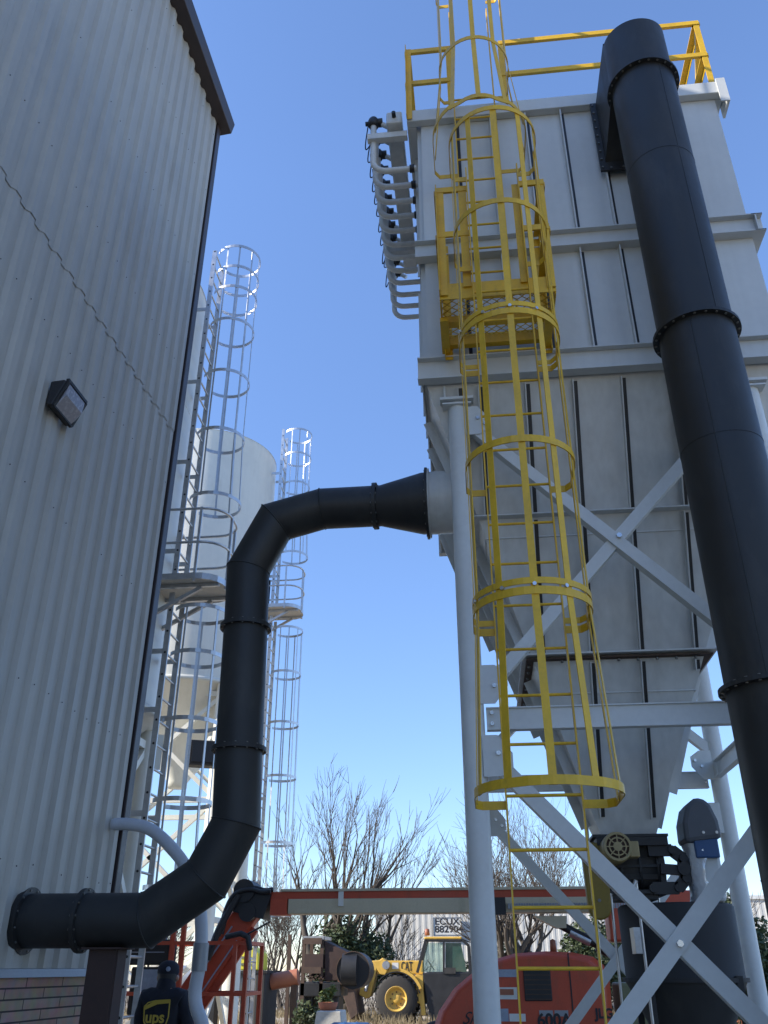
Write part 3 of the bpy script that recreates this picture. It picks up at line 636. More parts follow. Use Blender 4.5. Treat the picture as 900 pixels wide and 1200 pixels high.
flange_ring(duct, (-3.535, DY, 1.925), (1, 0, 0), dr + .045, dr - .02, 12, .05)
flange_ring(duct, (-3.07, DY, 1.925), (1, 0, 0), dr + .035, dr - .02, 14)
flange_ring(duct, e2 + V((0, 0, .01)), (0, 0, 1), dr + .032, dr - .02, 14)
flange_ring(duct, e3 + V((0, 0, .01)), (0, 0, 1), dr + .032, dr - .02, 14)
flange_ring(duct, (xa, DY, zc), (1, 0, 0), dr + .028, dr - .02, 14)
flange_ring(duct, (-.355, DY, zc), (1, 0, 0), .335, .25, 18, .02)
# outlet duct
od = thing('outlet_duct', 'thick black duct dropping down the front of the dust collector', 'duct', (1.87, 5.56, 0))
OXc, OYc, orr = 1.872, 5.55, .287
def seg(z0, z1): return MB().tube((OXc, OYc, z0), (OXc, OYc, z1), orr, 48)
for (a, b, an) in ((8.97, 6.005, -70), (5.985, 3.17, -112), (3.15, .25, -80)):
    ds = obj('duct_section', seg(a, b), M['black'], parent=od); zq = (a + b) / 2 + .35
    obj('weld_bead', MB().tube((OXc + orr * math.cos(R(an)), OYc + orr * math.sin(R(an)), b + .02), (OXc + orr * math.cos(R(an)), OYc + orr * math.sin(R(an)), a - .02), .0035, 6), M['black'], parent=ds)
    obj('weld_bead', MB().ring((OXc, OYc, zq), (0, 0, 1), orr + .0025, orr - .01, .007, 48), M['black'], parent=ds)
for z in (8.98, 5.995, 3.16): flange_ring(od, (OXc, OYc, z), (0, 0, 1), orr + .045, orr - .02, 24, .028, bolt_r=.010)
# hood: round bottom, sloped back to a rectangular flange on the box face
hd = MB(); n = 48
bot = [V((OXc + orr * math.cos(2 * math.pi * i / n), OYc + orr * math.sin(2 * math.pi * i / n), 8.99)) for i in range(n)]
top = []
for p in bot:
    t = (p.y - (OYc - orr)) / (2 * orr); top.append(V((p.x, p.y, 9.62 + .02 * 0 + (0.10 * t))))
hd.add(bot + top, [(i, (i + 1) % n, n + (i + 1) % n, n + i) for i in range(n)], True)
# domed cap (mitred elbow crown)
ctop = [V((OXc + (p.x - OXc) * .62, OYc + .12 + (p.y - OYc) * .62, 9.80)) for p in top]
hd.add(top + ctop, [(i, (i + 1) % n, n + (i + 1) % n, n + i) for i in range(n)], True); hd.add(ctop, [list(range(n))])
obj('hood', hd, M['black'], parent=od)
tr = MB(); xl, xr_ = 1.545, 2.20
a_ = [V((xl, BY0 - .02, 8.62)), V((xr_, BY0 - .02, 8.62)), V((xr_, BY0 - .02, 9.50)), V((xl, BY0 - .02, 9.50))]
b2 = [V((OXc - orr * .985, OYc + .02, 9.02)), V((OXc + orr * .985, OYc + .02, 9.02)), V((OXc + orr * .985, OYc + .02, 9.74)), V((OXc - orr * .985, OYc + .02, 9.74))]
tr.add(a_ + b2, [(0, 1, 5, 4), (1, 2, 6, 5), (2, 3, 7, 6), (3, 0, 4, 7), (0, 3, 2, 1), (4, 5, 6, 7)]); obj('transition', tr, M['black'], parent=od)
mf = MB(); mf.box((xl - .05, BY0 - .10, 8.56), (xr_ + .05, BY0 - .075, 9.56)); ofl = obj('face_flange', mf, M['black'], parent=od)
put_bolts(ofl, [(xl - .03, BY0 - .10, 8.60 + i * .115) for i in range(9)] + [(xl + .05 + i * .12, BY0 - .10, 8.585) for i in range(6)], F_, .010, .012, 'dull')
fn = MB(); fn.box((OXc - .4, OYc - .4, .0), (OXc + .4, OYc + .4, .24)); obj('base_plenum', fn, M['black'], parent=od, bevel=.02)

# brown post under the inlet duct
ps = thing('steel_post', 'rust brown steel post standing under the black inlet duct', 'post', (-2.82, DY, 0))
mb = MB(); mb.box((-2.95, DY - .10, 0), (-2.74, DY - .086, 1.725)); mb.box((-2.95, DY + .086, 0), (-2.74, DY + .10, 1.725)); mb.box((-2.852, DY - .085, 0), (-2.838, DY + .085, 1.725)); mb.box((-2.742, DY - .085, .0), (-2.73, DY + .085, 1.725))
obj('shaft', mb, M['rust'], parent=ps)
obj('saddle_plate', MB().box((-3.0, DY - .14, 1.726), (-2.69, DY + .14, 1.738)), M['rust'], parent=ps); obj('foot_plate', MB().box((-3.0, DY - .14, -.002), (-2.69, DY + .14, .012)), M['rust'], parent=ps)

# pale pipe coming out of the wall and turning down
cp = thing('plastic_pipe', 'pale grey plastic pipe curving from the wall corner down to the ground', 'pipe', (-2.3, 7.6, 0))
def cpt(u, v): return at(u, v, 8.30)
ctrl = [wp(1.40, -.04, cpt(150, 966).z), cpt(152, 966), cpt(178, 973), cpt(205, 998), cpt(224, 1028), cpt(234, 1062), cpt(236, 1100), cpt(234, 1130), cpt(229, 1158), cpt(230, 1180), cpt(238, 1206)]
ctrl += [V((ctrl[-1].x + .06, 8.30, .8)), V((ctrl[-1].x + .07, 8.30, 0))]
def smooth_path(c, k=5):
    out = []
    for i in range(len(c) - 1):
        p0, p1, p2, p3 = c[max(0, i - 1)], c[i], c[i + 1], c[min(len(c) - 1, i + 2)]
        for j in range(k):
            t = j / k; out.append(.5 * ((2 * p1) + (-p0 + p2) * t + (2 * p0 - 5 * p1 + 4 * p2 - p3) * t * t + (-p0 + 3 * p1 - 3 * p2 + p3) * t ** 3))
    return out + [c[-1]]
obj('pipe_run', MB().path(smooth_path(ctrl), .057, 16), M['conduit'], parent=cp)
mb = MB(); mb.tube(cpt(236, 1105) , cpt(233, 1138), .069, 18); obj('coupling', mb, M['steel'], parent=cp)

# ---- rotary airlock, drum and vent below the hopper
al = thing('rotary_airlock', 'black rotary airlock valve with chain guard under the hopper outlet', 'valve', (1.2, 7.95, 2.3))
mb = MB(); mb.box((.93, 7.66, 2.49), (1.50, 8.24, 2.555)); obj('top_flange', mb, M['black'], parent=al)
mb = MB(); mb.lathe([(0, -.32), (.20, -.32), (.20, .27), (0, .27)], (1.2, 7.95, 2.34), 32, axis=(1, 0, 0)); mb.box((.98, 7.76, 2.24), (1.42, 8.1, 2.49)); obj('body', mb, M['plastic'], parent=al)
mb = MB()
for x in (.98, 1.12, 1.27, 1.41): mb.ring((x, 7.95, 2.34), (1, 0, 0), .215, .19, .018, 32)
mb.box((1.0, 7.735, 2.33), (1.44, 7.75, 2.35)); obj('body_ribs', mb, M['darkmetal'], parent=al)
mb = MB(); mb.box((.97, 7.70, 2.13), (1.47, 8.2, 2.16)); mb.box((1.02, 7.74, 2.09), (1.38, 8.16, 2.129)); obj('bottom_flange', mb, M['darkmetal'], parent=al)
mb = MB(); cpts = []
for k in range(24):
    t = 2 * math.pi * k / 24; rr = 1 + .10 * math.cos(5 * t); cpts.append((1.60 + .0, 7.80 + .0, 2.30))
loop = [V((1.48 + .13 * math.cos(t) + .0, 7.74, 2.30 + .20 * math.sin(t))) for t in [2 * math.pi * k / 20 for k in range(21)]]
arm = [V((1.34, 7.72, 2.455)), V((1.53, 7.72, 2.455)), V((1.61, 7.72, 2.39)), V((1.61, 7.72, 2.24)), V((1.54, 7.72, 2.17)), V((1.34, 7.72, 2.17))]
for p_, q_ in zip(arm[:-1], arm[1:]): mb.bar(p_, q_, .09, .055, (0, 1, 0)); mb.tube(q_ - V((0, .045, 0)), q_ + V((0, .045, 0)), .034, 10)
mb.bar((1.42, 7.72, 2.315), (1.61, 7.72, 2.30), .07, .075); mb.box((1.42, 7.74, 2.16), (1.46, 8.1, 2.5)); mb.tube((1.60, 7.66, 2.31), (1.60, 7.80, 2.31), .052, 14)
obj('bearing_arm', mb, M['darkmetal'], parent=al)
gm_ = thing('gear_motor', 'round tan electric motor with finned end cover beside the black airlock', 'motor', (1.03, 7.62, 2.44))
mc = V((1.06, 7.58, 2.455)); mb = MB(); mb.lathe([(0, -.16), (.10, -.16), (.115, -.12), (.115, .22), (0, .22)], mc, 28, axis=(0, 1, 0)); obj('motor_body', mb, M['motor'], parent=gm_)
mb = MB(); mb.ring(mc + V((0, -.165, 0)), (0, 1, 0), .108, .09, .014, 28); mb.ring(mc + V((0, -.165, 0)), (0, 1, 0), .035, .0, .018, 20); mb.ring(mc + V((0, -.165, 0)), (0, 1, 0), .07, .06, .010, 24)
for k in range(8):
    t = math.pi * k / 4; mb.bar(mc + V((math.cos(t) * .03, -.165, math.sin(t) * .03)), mc + V((math.cos(t) * .095, -.165, math.sin(t) * .095)), .008, .012, (0, 1, 0))
obj('fan_cover', mb, M['motor'], parent=gm_)
mb = MB(); mb.lathe([(0, 0), (.088, 0), (.088, .004), (0, .004)], mc + V((0, -.1625, 0)), 24, axis=(0, 1, 0)); obj('cover_slots', mb, M['rustlight'], parent=gm_)
mb = MB(); mb.box((mc.x + .10, mc.y - .07, mc.z - .07), (mc.x + .18, mc.y + .09, mc.z + .05)); obj('terminal_box', mb, M['motor'], parent=gm_, bevel=.008)
cg = thing('chain_guard', 'olive yellow chain guard hanging at the left of the airlock', 'guard', (.90, 7.7, 2.2))
mb = MB(); c0 = V((.90, 7.66, 2.42)); c1 = V((.90, 7.66, 2.03))
poly = [c0 + V((.10 * math.cos(t), 0, .10 * math.sin(t))) for t in [math.pi * k / 10 for k in range(11)]] + [c1 + V((.09 * math.cos(t), 0, .09 * math.sin(t))) for t in [math.pi + math.pi * k / 10 for k in range(11)]]
mb.prism(poly, V((0, .10, 0))); obj('guard_case', mb, M['oliveyellow'], parent=cg, bevel=.012)
put_bolts(cg, [c1 + V((0, -.001, .05)), c0 + V((0.02, -.001, -.02))], F_, .014, .01, 'dull', 'cover_bolt')
bn = thing('collection_drum', 'dark grey plastic drum with tapered base under the airlock', 'drum', (1.54, 7.95, 0))
bcx, bcy = 1.545, 8.0
mb = MB(); mb.lathe([(0, 2.06), (.44, 2.06), (.462, 2.04), (.458, 1.53), (.47, 1.52), (.44, 1.46), (.20, .95), (.20, .93), (0, .93)], (bcx, bcy, 0), 40); obj('drum_body', mb, M['plastic'], parent=bn)
mb = MB(); mb.ring((bcx, bcy, 1.52), (0, 0, 1), .485, .44, .03, 40); obj('rim', mb, M['plastic'], parent=bn)
for k in range(4):
    t = math.pi / 4 + k * math.pi / 2; mb = MB(); mb.bar((bcx + .47 * math.cos(t), bcy + .47 * math.sin(t), 0), (bcx + .47 * math.cos(t), bcy + .47 * math.sin(t), 1.55), .05, .05); obj('leg', mb, M['darkmetal'], parent=bn)
mb = MB(); mb.box((bcx - .43, bcy - .50, 1.70), (bcx - .36, bcy - .30, 1.88)); obj('latch', mb, M['galv'], parent=bn)
vt = thing('vent_pipe', 'grey vent pipe with dark peaked hood and blue band on the drum', 'vent', (1.80, 7.9, 2.06))
vx, vy = 1.80, 7.78
mb = MB(); mb.box((vx - .10, vy - .10, 2.065), (vx + .10, vy + .10, 2.62)); obj('pipe', mb, M['grey'], parent=vt, bevel=.03)
mb = MB(); mb.box((vx - .10, vy - .15, 2.385), (vx + .09, vy + .12, 2.535)); obj('motor_band', mb, M['blue'], parent=vt, bevel=.012)
mb = MB(); prof = [(-.17, 2.50), (.13, 2.53), (.12, 2.67), (.08, 2.79), (.03, 2.845), (-.05, 2.85), (-.125, 2.78), (-.165, 2.66)]
mb.prism([V((vx + a, vy - .17, z)) for a, z in prof], V((0, .34, 0))); obj('hood', mb, M['hoodgrey'], parent=vt, bevel=.035)
put_bolts(vt, [V((vx + a, vy - .171, 2.575)) for a in (-.02, .085)], F_, .012, .008, 'bolt', 'hood_bolt')
mb = MB(); wl_ = [V((vx - .14 + random.uniform(-.012, .012), vy - .12, 2.07 + .43 * k / 8)) for k in range(9)]; wr_ = [V((vx - .03 + random.uniform(-.02, .02), vy - .125 - random.uniform(0, .03), 2.07 + .43 * k / 8)) for k in range(9)]
wb_ = [V((p.x - .02, vy + .05, p.z)) for p in wl_]
mb.add(wb_ + wl_ + wr_, [(i, i + 1, 10 + i, 9 + i) for i in range(8)] + [(9 + i, 10 + i, 19 + i, 18 + i) for i in range(8)], True); obj('film_wrap', mb, M['wrap'], parent=vt)
for (x, y, z0, z1, lab) in ((.93, 8.35, 1.3, 3.35, 'thin steel rod left of the airlock dropping from the hopper'), (1.50, 8.45, 2.0, 3.2, 'thin steel rod right of the airlock dropping from the hopper'), (1.16, 7.5, .6, 2.2, 'thin grey conduit standing in front of the dark drum'), (.98, 7.7, .5, 2.12, 'thin grey conduit left of the dark drum')):
    z0 = 0 if z1 < 2.5 else z0
    tag(obj('conduit', MB().tube((x, y, z0), (x + .02, y, z1), .011, 8).tube((x + .0, y, z1 - .03), (x + .02, y, z1 + .012), .018, 8), M['galv'], (x, y, z0)), lab, 'conduit', 'thin conduits by the hopper outlet')

# ------------------------------------------------------------------ silos
def silo(cx, cy, z0, z1, Rr, zo, label, legs, legr, cone_r=.22):
    t = thing('silo', label, 'silo', (cx, cy, 0), 'white storage silos')
    mb = MB(); mb.lathe([(Rr, z0), (Rr, z0 + (z1 - z0) * .33)], (cx, cy, 0), 72); mb.lathe([(Rr, z0 + (z1 - z0) * .33), (Rr, z0 + (z1 - z0) * .66)], (cx, cy, 0), 72); mb.lathe([(Rr, z0 + (z1 - z0) * .66), (Rr, z1)], (cx, cy, 0), 72); tank = obj('tank', mb, M['silo'], parent=t)
    sm_ = MB()
    for k in (.33, .66): sm_.ring((cx, cy, z0 + (z1 - z0) * k), (0, 0, 1), Rr + .003, Rr - .01, .012, 72)
    obj('weld_seam', sm_, M['silo'], parent=tank)
    mb = MB(); mb.lathe([(Rr + .006, z1 - .002), (Rr + .006, z1 + .012), (.3, z1 + .35), (0, z1 + .36)], (cx, cy, 0), 72); obj('roof', mb, M['silo'], parent=t)
    mb = MB(); mb.lathe([(Rr - .005, z0), (Rr + .035, z0 - .001), (Rr + .035, z0 - .09), (Rr - .08, z0 - .10), (cone_r, zo), (cone_r, zo - .12), (0, zo - .12)], (cx, cy, 0), 72); obj('cone', mb, M['silo'], parent=t)
    LP = [V((cx + (Rr - .02) * math.cos(R(a)), cy + (Rr - .02) * math.sin(R(a)), 0)) for a in legs]
    for p in LP:
        mb = MB(); mb.tube(p, p + V((0, 0, z0 - .05)), legr, 20); mb.box((p.x - .25, p.y - .25, 0), (p.x + .25, p.y + .25, .03)); obj('leg', mb, M['silo'], parent=t)
        gs = MB(); d = (V((cx, cy, 0)) - p).normalized(); sd2 = V((-d.y, d.x, 0))
        gs.bar(p + V((0, 0, z0 - .6)), p + d * .0 + V((0, 0, z0 - .1)) + sd2 * .0, .02, .5, d); obj('knee_plate', gs, M['silo'], parent=t)
    n = len(LP); nz = max(1, round((z0 - .4) / 2.6))
    for i in range(n):
        a, b = LP[i], LP[(i + 1) % n]
        for k in range(nz):
            za, zb = .2 + (z0 - .5) * k / nz, .2 + (z0 - .5) * (k + 1) / nz
            for (p, q) in ((a, b), (b, a)):
                mb = MB(); mb.bar(p + V((0, 0, za)), q + V((0, 0, zb)), .09, .09); obj('brace', mb, M['silo'], parent=t)
            mb = MB(); mb.bar(a + V((0, 0, zb)), b + V((0, 0, zb)), .09, .11); obj('strut', mb, M['silo'], parent=t)
    return t
S1 = V((-6.13, 11.0, 0)); S2 = V((-6.88, 19.6, 0)); SR = 1.75
silo(S1.x, S1.y, 4.72, 12.05, SR, 3.2, 'nearer white silo half hidden behind the building corner', (-38, 38, 142, 218), .13)
silo(S2.x, S2.y, 7.35, 13.85, SR, 5.35, 'farther white silo on braced legs showing its cone', (-42, 42, 138, 222), .19)
# roof railing of the near silo
rr_ = thing('silo_railing', 'galvanised railing on the roof of the nearer silo', 'railing', (S1.x, S1.y, 12.28))
for z in (13.0, 12.55):
    mb = MB(); mb.path([S1 + V(((SR - .05) * math.cos(R(a)), (SR - .05) * math.sin(R(a)), z)) for a in range(-170, -8, 6)], .022, 8); obj('rail', mb, M['galv'], parent=rr_)
for a in (-170, -140, -110, -85, -60, -35, -14):
    mb = MB(); p = S1 + V(((SR - .05) * math.cos(R(a)), (SR - .05) * math.sin(R(a)), 0)); mb.bar(p + V((0, 0, 12.07)), p + V((0, 0, 13.01)), .04, .04); obj('post', mb, M['galv'], parent=rr_)
GB = (-110, -78, -40, 0, 40, 78, 110)
kw = dict(group='silver caged ladders on the silos', rail=(.075, .03), bar_w=.028, hoop_h=.055, rung_r=.016, flare=1.05, holes=True)
LX1 = S1.x + SR + .23
caged_ladder('galvanised_ladder', 'silver caged ladder up the nearer silo above its platform', (LX1, 11.0, 0), (1, 0, 0), M['galv'], 6.35, 12.72, .46,
             [7.75, 8.90, 10.0, 11.05, 11.75, 12.2, 12.66], 6.6, Rw=.375, D=.75, d0=.375, standoffs=(6.9, 8.4, 9.9, 11.4), wall_gap=.22, **kw)
caged_ladder('galvanised_ladder', 'silver caged ladder below the platform of the nearer silo', (LX1, 11.0, 0), (1, 0, 0), M['galv'], .3, 6.25, .46,
             [2.45, 3.45, 4.45, 5.35, 6.0], .5, Rw=.375, D=.75, d0=.375, standoffs=(2.0, 3.3, 4.6, 5.4), wall_gap=.22, **kw)
LX2 = S2.x + SR + .25
caged_ladder('galvanised_ladder', 'silver caged ladder up the farther silo above its platform', (LX2, 19.6, 0), (1, 0, 0), M['galv'], 9.4, 14.7, .46,
             [10.9, 12.0, 12.95, 13.85, 14.60], 9.6, Rw=.375, D=.75, d0=.375, standoffs=(10.5, 12.0, 13.3), wall_gap=.24, **kw)
caged_ladder('galvanised_ladder', 'silver caged ladder hanging below the platform of the farther silo', (LX2, 19.6, 0), (1, 0, 0), M['galv'], .3, 9.25, .46,
             [2.6, 4.0, 5.4, 6.6, 7.8, 8.9], .5, Rw=.375, D=.75, d0=.375, standoffs=(2.5, 5, 7.6, 8.8), wall_gap=.24, **kw)
def silo_platform(lab, x0, yc, z):
    t = thing('silo_platform', lab, 'platform', (x0, yc, z), 'platforms on the silo ladders')
    y0, y1, x1 = yc - .55, yc + .36, x0 + .88
    edge = [V((x0 - .1, y0, z)), V((x1 - .35, y0, z))] + [V((x1 - .35 + .35 * math.sin(s_), y0 + .35 - .35 * math.cos(s_), z)) for s_ in [math.pi / 2 * k / 5 for k in range(1, 6)]]
    edge += [V((x1 - .35 + .35 * math.cos(s_), y1 - .35 + .35 * math.sin(s_), z)) for s_ in [math.pi / 2 * k / 5 for k in range(0, 6)]] + [V((x0 - .1, y1, z))]
    mb = MB(); mb.prism(edge, V((0, 0, .012))); obj('floor_plate', mb, M['platepaint'], parent=t)
    mb = MB(); mb.strip([p + V((0, 0, .035)) for p in edge], .09, .010); obj('toe_plate', mb, M['galv'], parent=t)
    for zz in (.55, 1.08):
        mb = MB(); mb.path([p + V((0, 0, zz)) for p in edge], .020, 8); obj('rail', mb, M['galv'], parent=t)
    for k in (0, 1, 6, 9, 13, len(edge) - 1):
        mb = MB(); p = edge[min(k, len(edge) - 1)]; mb.bar(p + V((0, 0, -.05)), p + V((0, 0, 1.1)), .035, .035); obj('post', mb, M['galv'], parent=t)
    for q in (y0 + .2, y1 - .2):
        mb = MB(); mb.bar((x0 - .2, q, z - .03), (x1 - .05, q, z - .03), .05, .05); mb.bar((x0 - .2, q, z - .5), (x1 - .3, q, z - .06), .05, .05); obj('bracket', mb, M['galv'], parent=t)
silo_platform('silver railed platform half way up the nearer silo ladder', S1.x + SR + .1, 11.0, 6.32)
silo_platform('silver railed platform high on the farther silo ladder', S2.x + SR + .1, 19.6, 9.35)
# level switch and cable on the near silo
def level(z, lab):
    q = V((S1.x + SR * math.cos(R(-28)), S1.y + SR * math.sin(R(-28)), z))
    dvec = V((math.cos(R(-28)), math.sin(R(-28)), 0)); t = thing('level_switch', lab, 'sensor', q, 'level switches on the silo')
    mb = MB(); mb.tube(q - dvec * .02, q + dvec * .16, .025, 10); mb.tube(q + dvec * .14, q + dvec * .16, .05, 10); obj('probe', mb, M['steel'], parent=t)
    mb = MB(); mb.lathe([(0, -.06), (.05, -.06), (.075, -.02), (.075, .05), (.05, .08), (0, .08)], q + dvec * .22, 16, axis=dvec); obj('housing', mb, M['plastic'], parent=t)
level(8.55, 'dark level switch half way up the nearer silo'); level(5.35, 'dark level switch low on the nearer silo')
q0 = V((S1.x + (SR + .03) * math.cos(R(-22)), S1.y + (SR + .03) * math.sin(R(-22)), 0))
tag(obj('cable', MB().path([q0 + V((0.01 * math.sin(z * 2.3), 0, z)) for z in [4.75 + .25 * k for k in range(30)]], .014, 6), M['plastic'], q0 + V((0, 0, 4.7))), 'dark cable running down the side of the nearer silo', 'cable')
lb = thing('control_box', 'dark grey box mounted under the cone of the farther silo', 'box', (S2.x + .4, S2.y - 1.3, 5.8))
bp_ = at(240, 884, 18.0)
mb = MB(); mb.frame(bp_, V((.30, .12, 0)), V((-.06, .16, 0)), V((0, 0, .26))); obj('case', mb, M['plastic'], parent=lb, bevel=.02)
mb = MB(); mb.frame(bp_ + V((.06, -.18, 0)), V((.25, .10, 0)), V((-.006, .015, 0)), V((0, 0, .2))); obj('door', mb, M['darkmetal'], parent=lb)
mb = MB(); mb.bar(bp_ + V((0, .1, .26)), bp_ + V((-.3, 1.6, 1.0)), .07, .07); obj('bracket', mb, M['silo'], parent=lb)

# ------------------------------------------------------------------ boom lift
LY = 12.8
def lp_(u, v, dy=0): return at(u, v, LY + dy)
lift = thing('boom_lift', 'red articulating boom lift with tan boom reaching across the yard', 'boom lift', (.6, LY, 0))
# hood
k = LY / 11.3
hp2 = [lp_(u, v) for u, v in ((505, 1215), (514, 1185), (532, 1158), (556, 1138), (580, 1124), (604, 1117), (640, 1114.5), (672, 1116), (696, 1121), (709, 1131), (716, 1150), (721, 1215))]
zl = .85; hp2[0].z = zl; hp2[-1].z = zl
hb = MB(); dy = 1.05; n = len(hp2)
front = [p + V((0, .10 if i not in (0, n - 1) else 0.0, 0)) for i, p in enumerate(hp2)]
inner = [V((CXX, LY, p.z)) for p in hp2 for CXX in [hp2[5].x + (p.x - hp2[5].x) * .93]]
for i, p in enumerate(inner): p.z = zl + (p.z - zl) * .95; p.y = LY
outer = [p + V((0, .12, 0)) for p in hp2]; back = [p + V((0, dy, 0)) for p in hp2]
hb.add(inner + outer + back, [(i, i + 1, n + i + 1, n + i) for i in range(n - 1)] + [(n + i, n + i + 1, 2 * n + i + 1, 2 * n + i) for i in range(n - 1)] + [list(range(n)), [2 * n + i for i in range(n)][::-1], (0, n, 2 * n, 2 * n), (n - 1, 2 * n - 1, 3 * n - 1, 3 * n - 1)][:2], False)
hood = obj('hood', hb, M['red'], parent=lift, bevel=.03)
fc = LY - .004
def panel(name, u0, v0, u1, v1, m, th=.012, parent=None, y=None):
    a, b = lp_(u0, v1), lp_(u1, v0); vm = (v0 + v1) / 2; a.x, b.x = lp_(u0, vm).x, lp_(u1, vm).x; mb = MB(); mb.box((a.x, LY - th - .003, a.z), (b.x, LY - .003, b.z)); return obj(name, mb, m, parent=parent or hood, bevel=.01 if th > .01 else 0)
panel('grille', 614, 1135, 646, 1173, M['darkmetal'], .02)
mb = MB(); a, b = lp_(616, 1171), lp_(644, 1137)
for i in range(7): mb.bar((a.x, LY - .026, a.z + (b.z - a.z) * i / 6), (b.x, LY - .026, a.z + (b.z - a.z) * i / 6), .006, .012)
obj('grille_bars', mb, M['rustlight'], parent=hood)
panel('seam', 669, 1117, 670.6, 1215, M['darkmetal'], .006)
panel('stripe', 583, 1136, 606, 1145, M['console'], .004)
panel('decal', 583, 1157, 606, 1171, M['white'], .004); panel('decal_mark', 586, 1159, 602, 1166, M['orange'], .0075)
panel('decal', 584, 1182, 596, 1197, M['console'], .004); panel('decal', 597, 1188, 616, 1197, M['white'], .004)
panel('decal', 632, 1184, 648, 1191, M['steel'], .004); panel('decal', 650, 1184, 666, 1191, M['steel'], .004)
p = lp_(630, 1202.5); text_mesh('lettering', '600AJ', .20, (p.x, LY - .008, p.z), (1, 0, 0), (0, 0, 1), M['letter'], hood, bold=.006)
p = lp_(698, 1193); text_mesh('lettering', 'JLG', .15, (p.x, LY - .008, p.z), (1, 0, 0), (0, 0, 1), M['letter'], hood, bold=.006)
p = lp_(541, 1200); text_mesh('lettering', 'Sky', .20, (p.x, LY - .008, p.z), (1, 0, 0), (0, 0, 1), M['letter'], hood, shear=.5)
a = lp_(651, 1115); mb = MB(); mb.lathe([(0, 0), (.045, 0), (.04, .14), (0, .16)], a + V((0, .4, -.0)), 16); obj('beacon', mb, M['orange'], parent=lift)
ch = MB(); ch.box((-.9, LY + .05, .45), (1.8, LY + 1.6, .84)); obj('chassis', ch, M['darkmetal'], parent=lift, bevel=.03)
tl = MB(); a = lp_(722, 1215); tl.box((1.65, LY + .15, .85), (2.55, LY + .9, lp_(730, 1152).z)); obj('counterweight', tl, M['olive'], parent=lift, bevel=.03)
for (x, y) in ((-.75, LY - .1), (1.6, LY - .1), (-.75, LY + 1.6), (1.6, LY + 1.6)):
    mb = MB(); mb.lathe([(.2, -.16), (.43, -.17), (.47, -.1), (.47, .1), (.43, .17), (.2, .16)], (x, y, .47), 28, axis=(0, 1, 0)); wh = obj('wheel', mb, M['tyre'], parent=lift)
    mb = MB(); mb.lathe([(0, -.13), (.2, -.14), (.21, .14), (0, .13)], (x, y, .47), 24, axis=(0, 1, 0)); obj('rim', mb, M['white'], parent=wh)
# boom
BYc = LY + .45
def bq(u, v): return at(u, v, BYc)
b0, b1 = bq(322, 1054), bq(735, 1061)
zt = bq(500, 1041.5).z; zb = bq(500, 1072).z; zm = bq(500, 1053).z
mb = MB(); mb.box((b0.x + .23, BYc - .17, zb + .012), (b1.x, BYc + .17, zm - .002)); boom = obj('boom', mb, M['tan'], parent=lift, bevel=.015)
mb = MB(); mb.box((b0.x - .05, BYc - .15, zm), (b1.x, BYc + .15, zt - .035)); obj('inner_boom', mb, M['red'], parent=lift)
mb = MB(); mb.box((b0.x + .12, BYc - .18, zt - .033), (b1.x + .3, BYc + .18, zt)); obj('boom_cover', mb, M['tan'], parent=lift)
mb = MB(); a = bq(402, 1048); mb.box((a.x - .035, BYc - .20, zm - .10), (a.x + .035, BYc - .171, zt - .04)); obj('boom_clamp', mb, M['white'], parent=boom)
a = bq(588, 1062); mb = MB(); mb.box((a.x - .10, BYc - .23, a.z - .12), (a.x + .05, BYc - .171, a.z + .10)); obj('pivot_block', mb, M['darkmetal'], parent=boom)
mb = MB(); a0, a1 = bq(595, 1063), bq(735, 1067)
for k in range(46):
    x = a0.x + (a1.x - a0.x) * k / 46; mb.box((x, BYc - .225, a0.z - .035), (x + (a1.x - a0.x) / 46 * .78, BYc - .172, a0.z + .035))
obj('cable_chain', mb, M['steel'], parent=boom)
mb = MB(); a0, a1 = bq(625, 1074), bq(656, 1088); mb.prism([V((a0.x, BYc - .12, a0.z)), V((a1.x + .1, BYc - .12, a0.z)), V((a1.x + .08, BYc - .12, a1.z)), V((a1.x - .05, BYc - .12, a1.z))], V((0, .24, 0))); obj('lift_lug', mb, M['tan'], parent=lift)
mb = MB(); mb.tube(bq(655, 1083), bq(700, 1107), .055, 16); mb.tube(bq(700, 1107), bq(745, 1131), .085, 16); obj('lift_cylinder', mb, M['darkmetal'], parent=lift)
mb = MB(); mb.tube(bq(668, 1092), bq(692, 1104), .06, 12); obj('cylinder_rod', mb, M['galv'], parent=lift)
mb = MB(); mb.box((b1.x - .3, BYc - .22, zb - .35), (b1.x + .9, BYc + .22, zt - .06)); mb.box((b1.x + .1, BYc - .2, .9), (b1.x + .75, BYc + .2, zb - .36)); obj('riser_tower', mb, M['red'], parent=lift, bevel=.03)
mb = MB(); mb.box((b0.x - .02, BYc - .175, zb + .0), (b0.x + .22, BYc + .175, zm - .003)); obj('boom_nose', mb, M['red'], parent=lift)
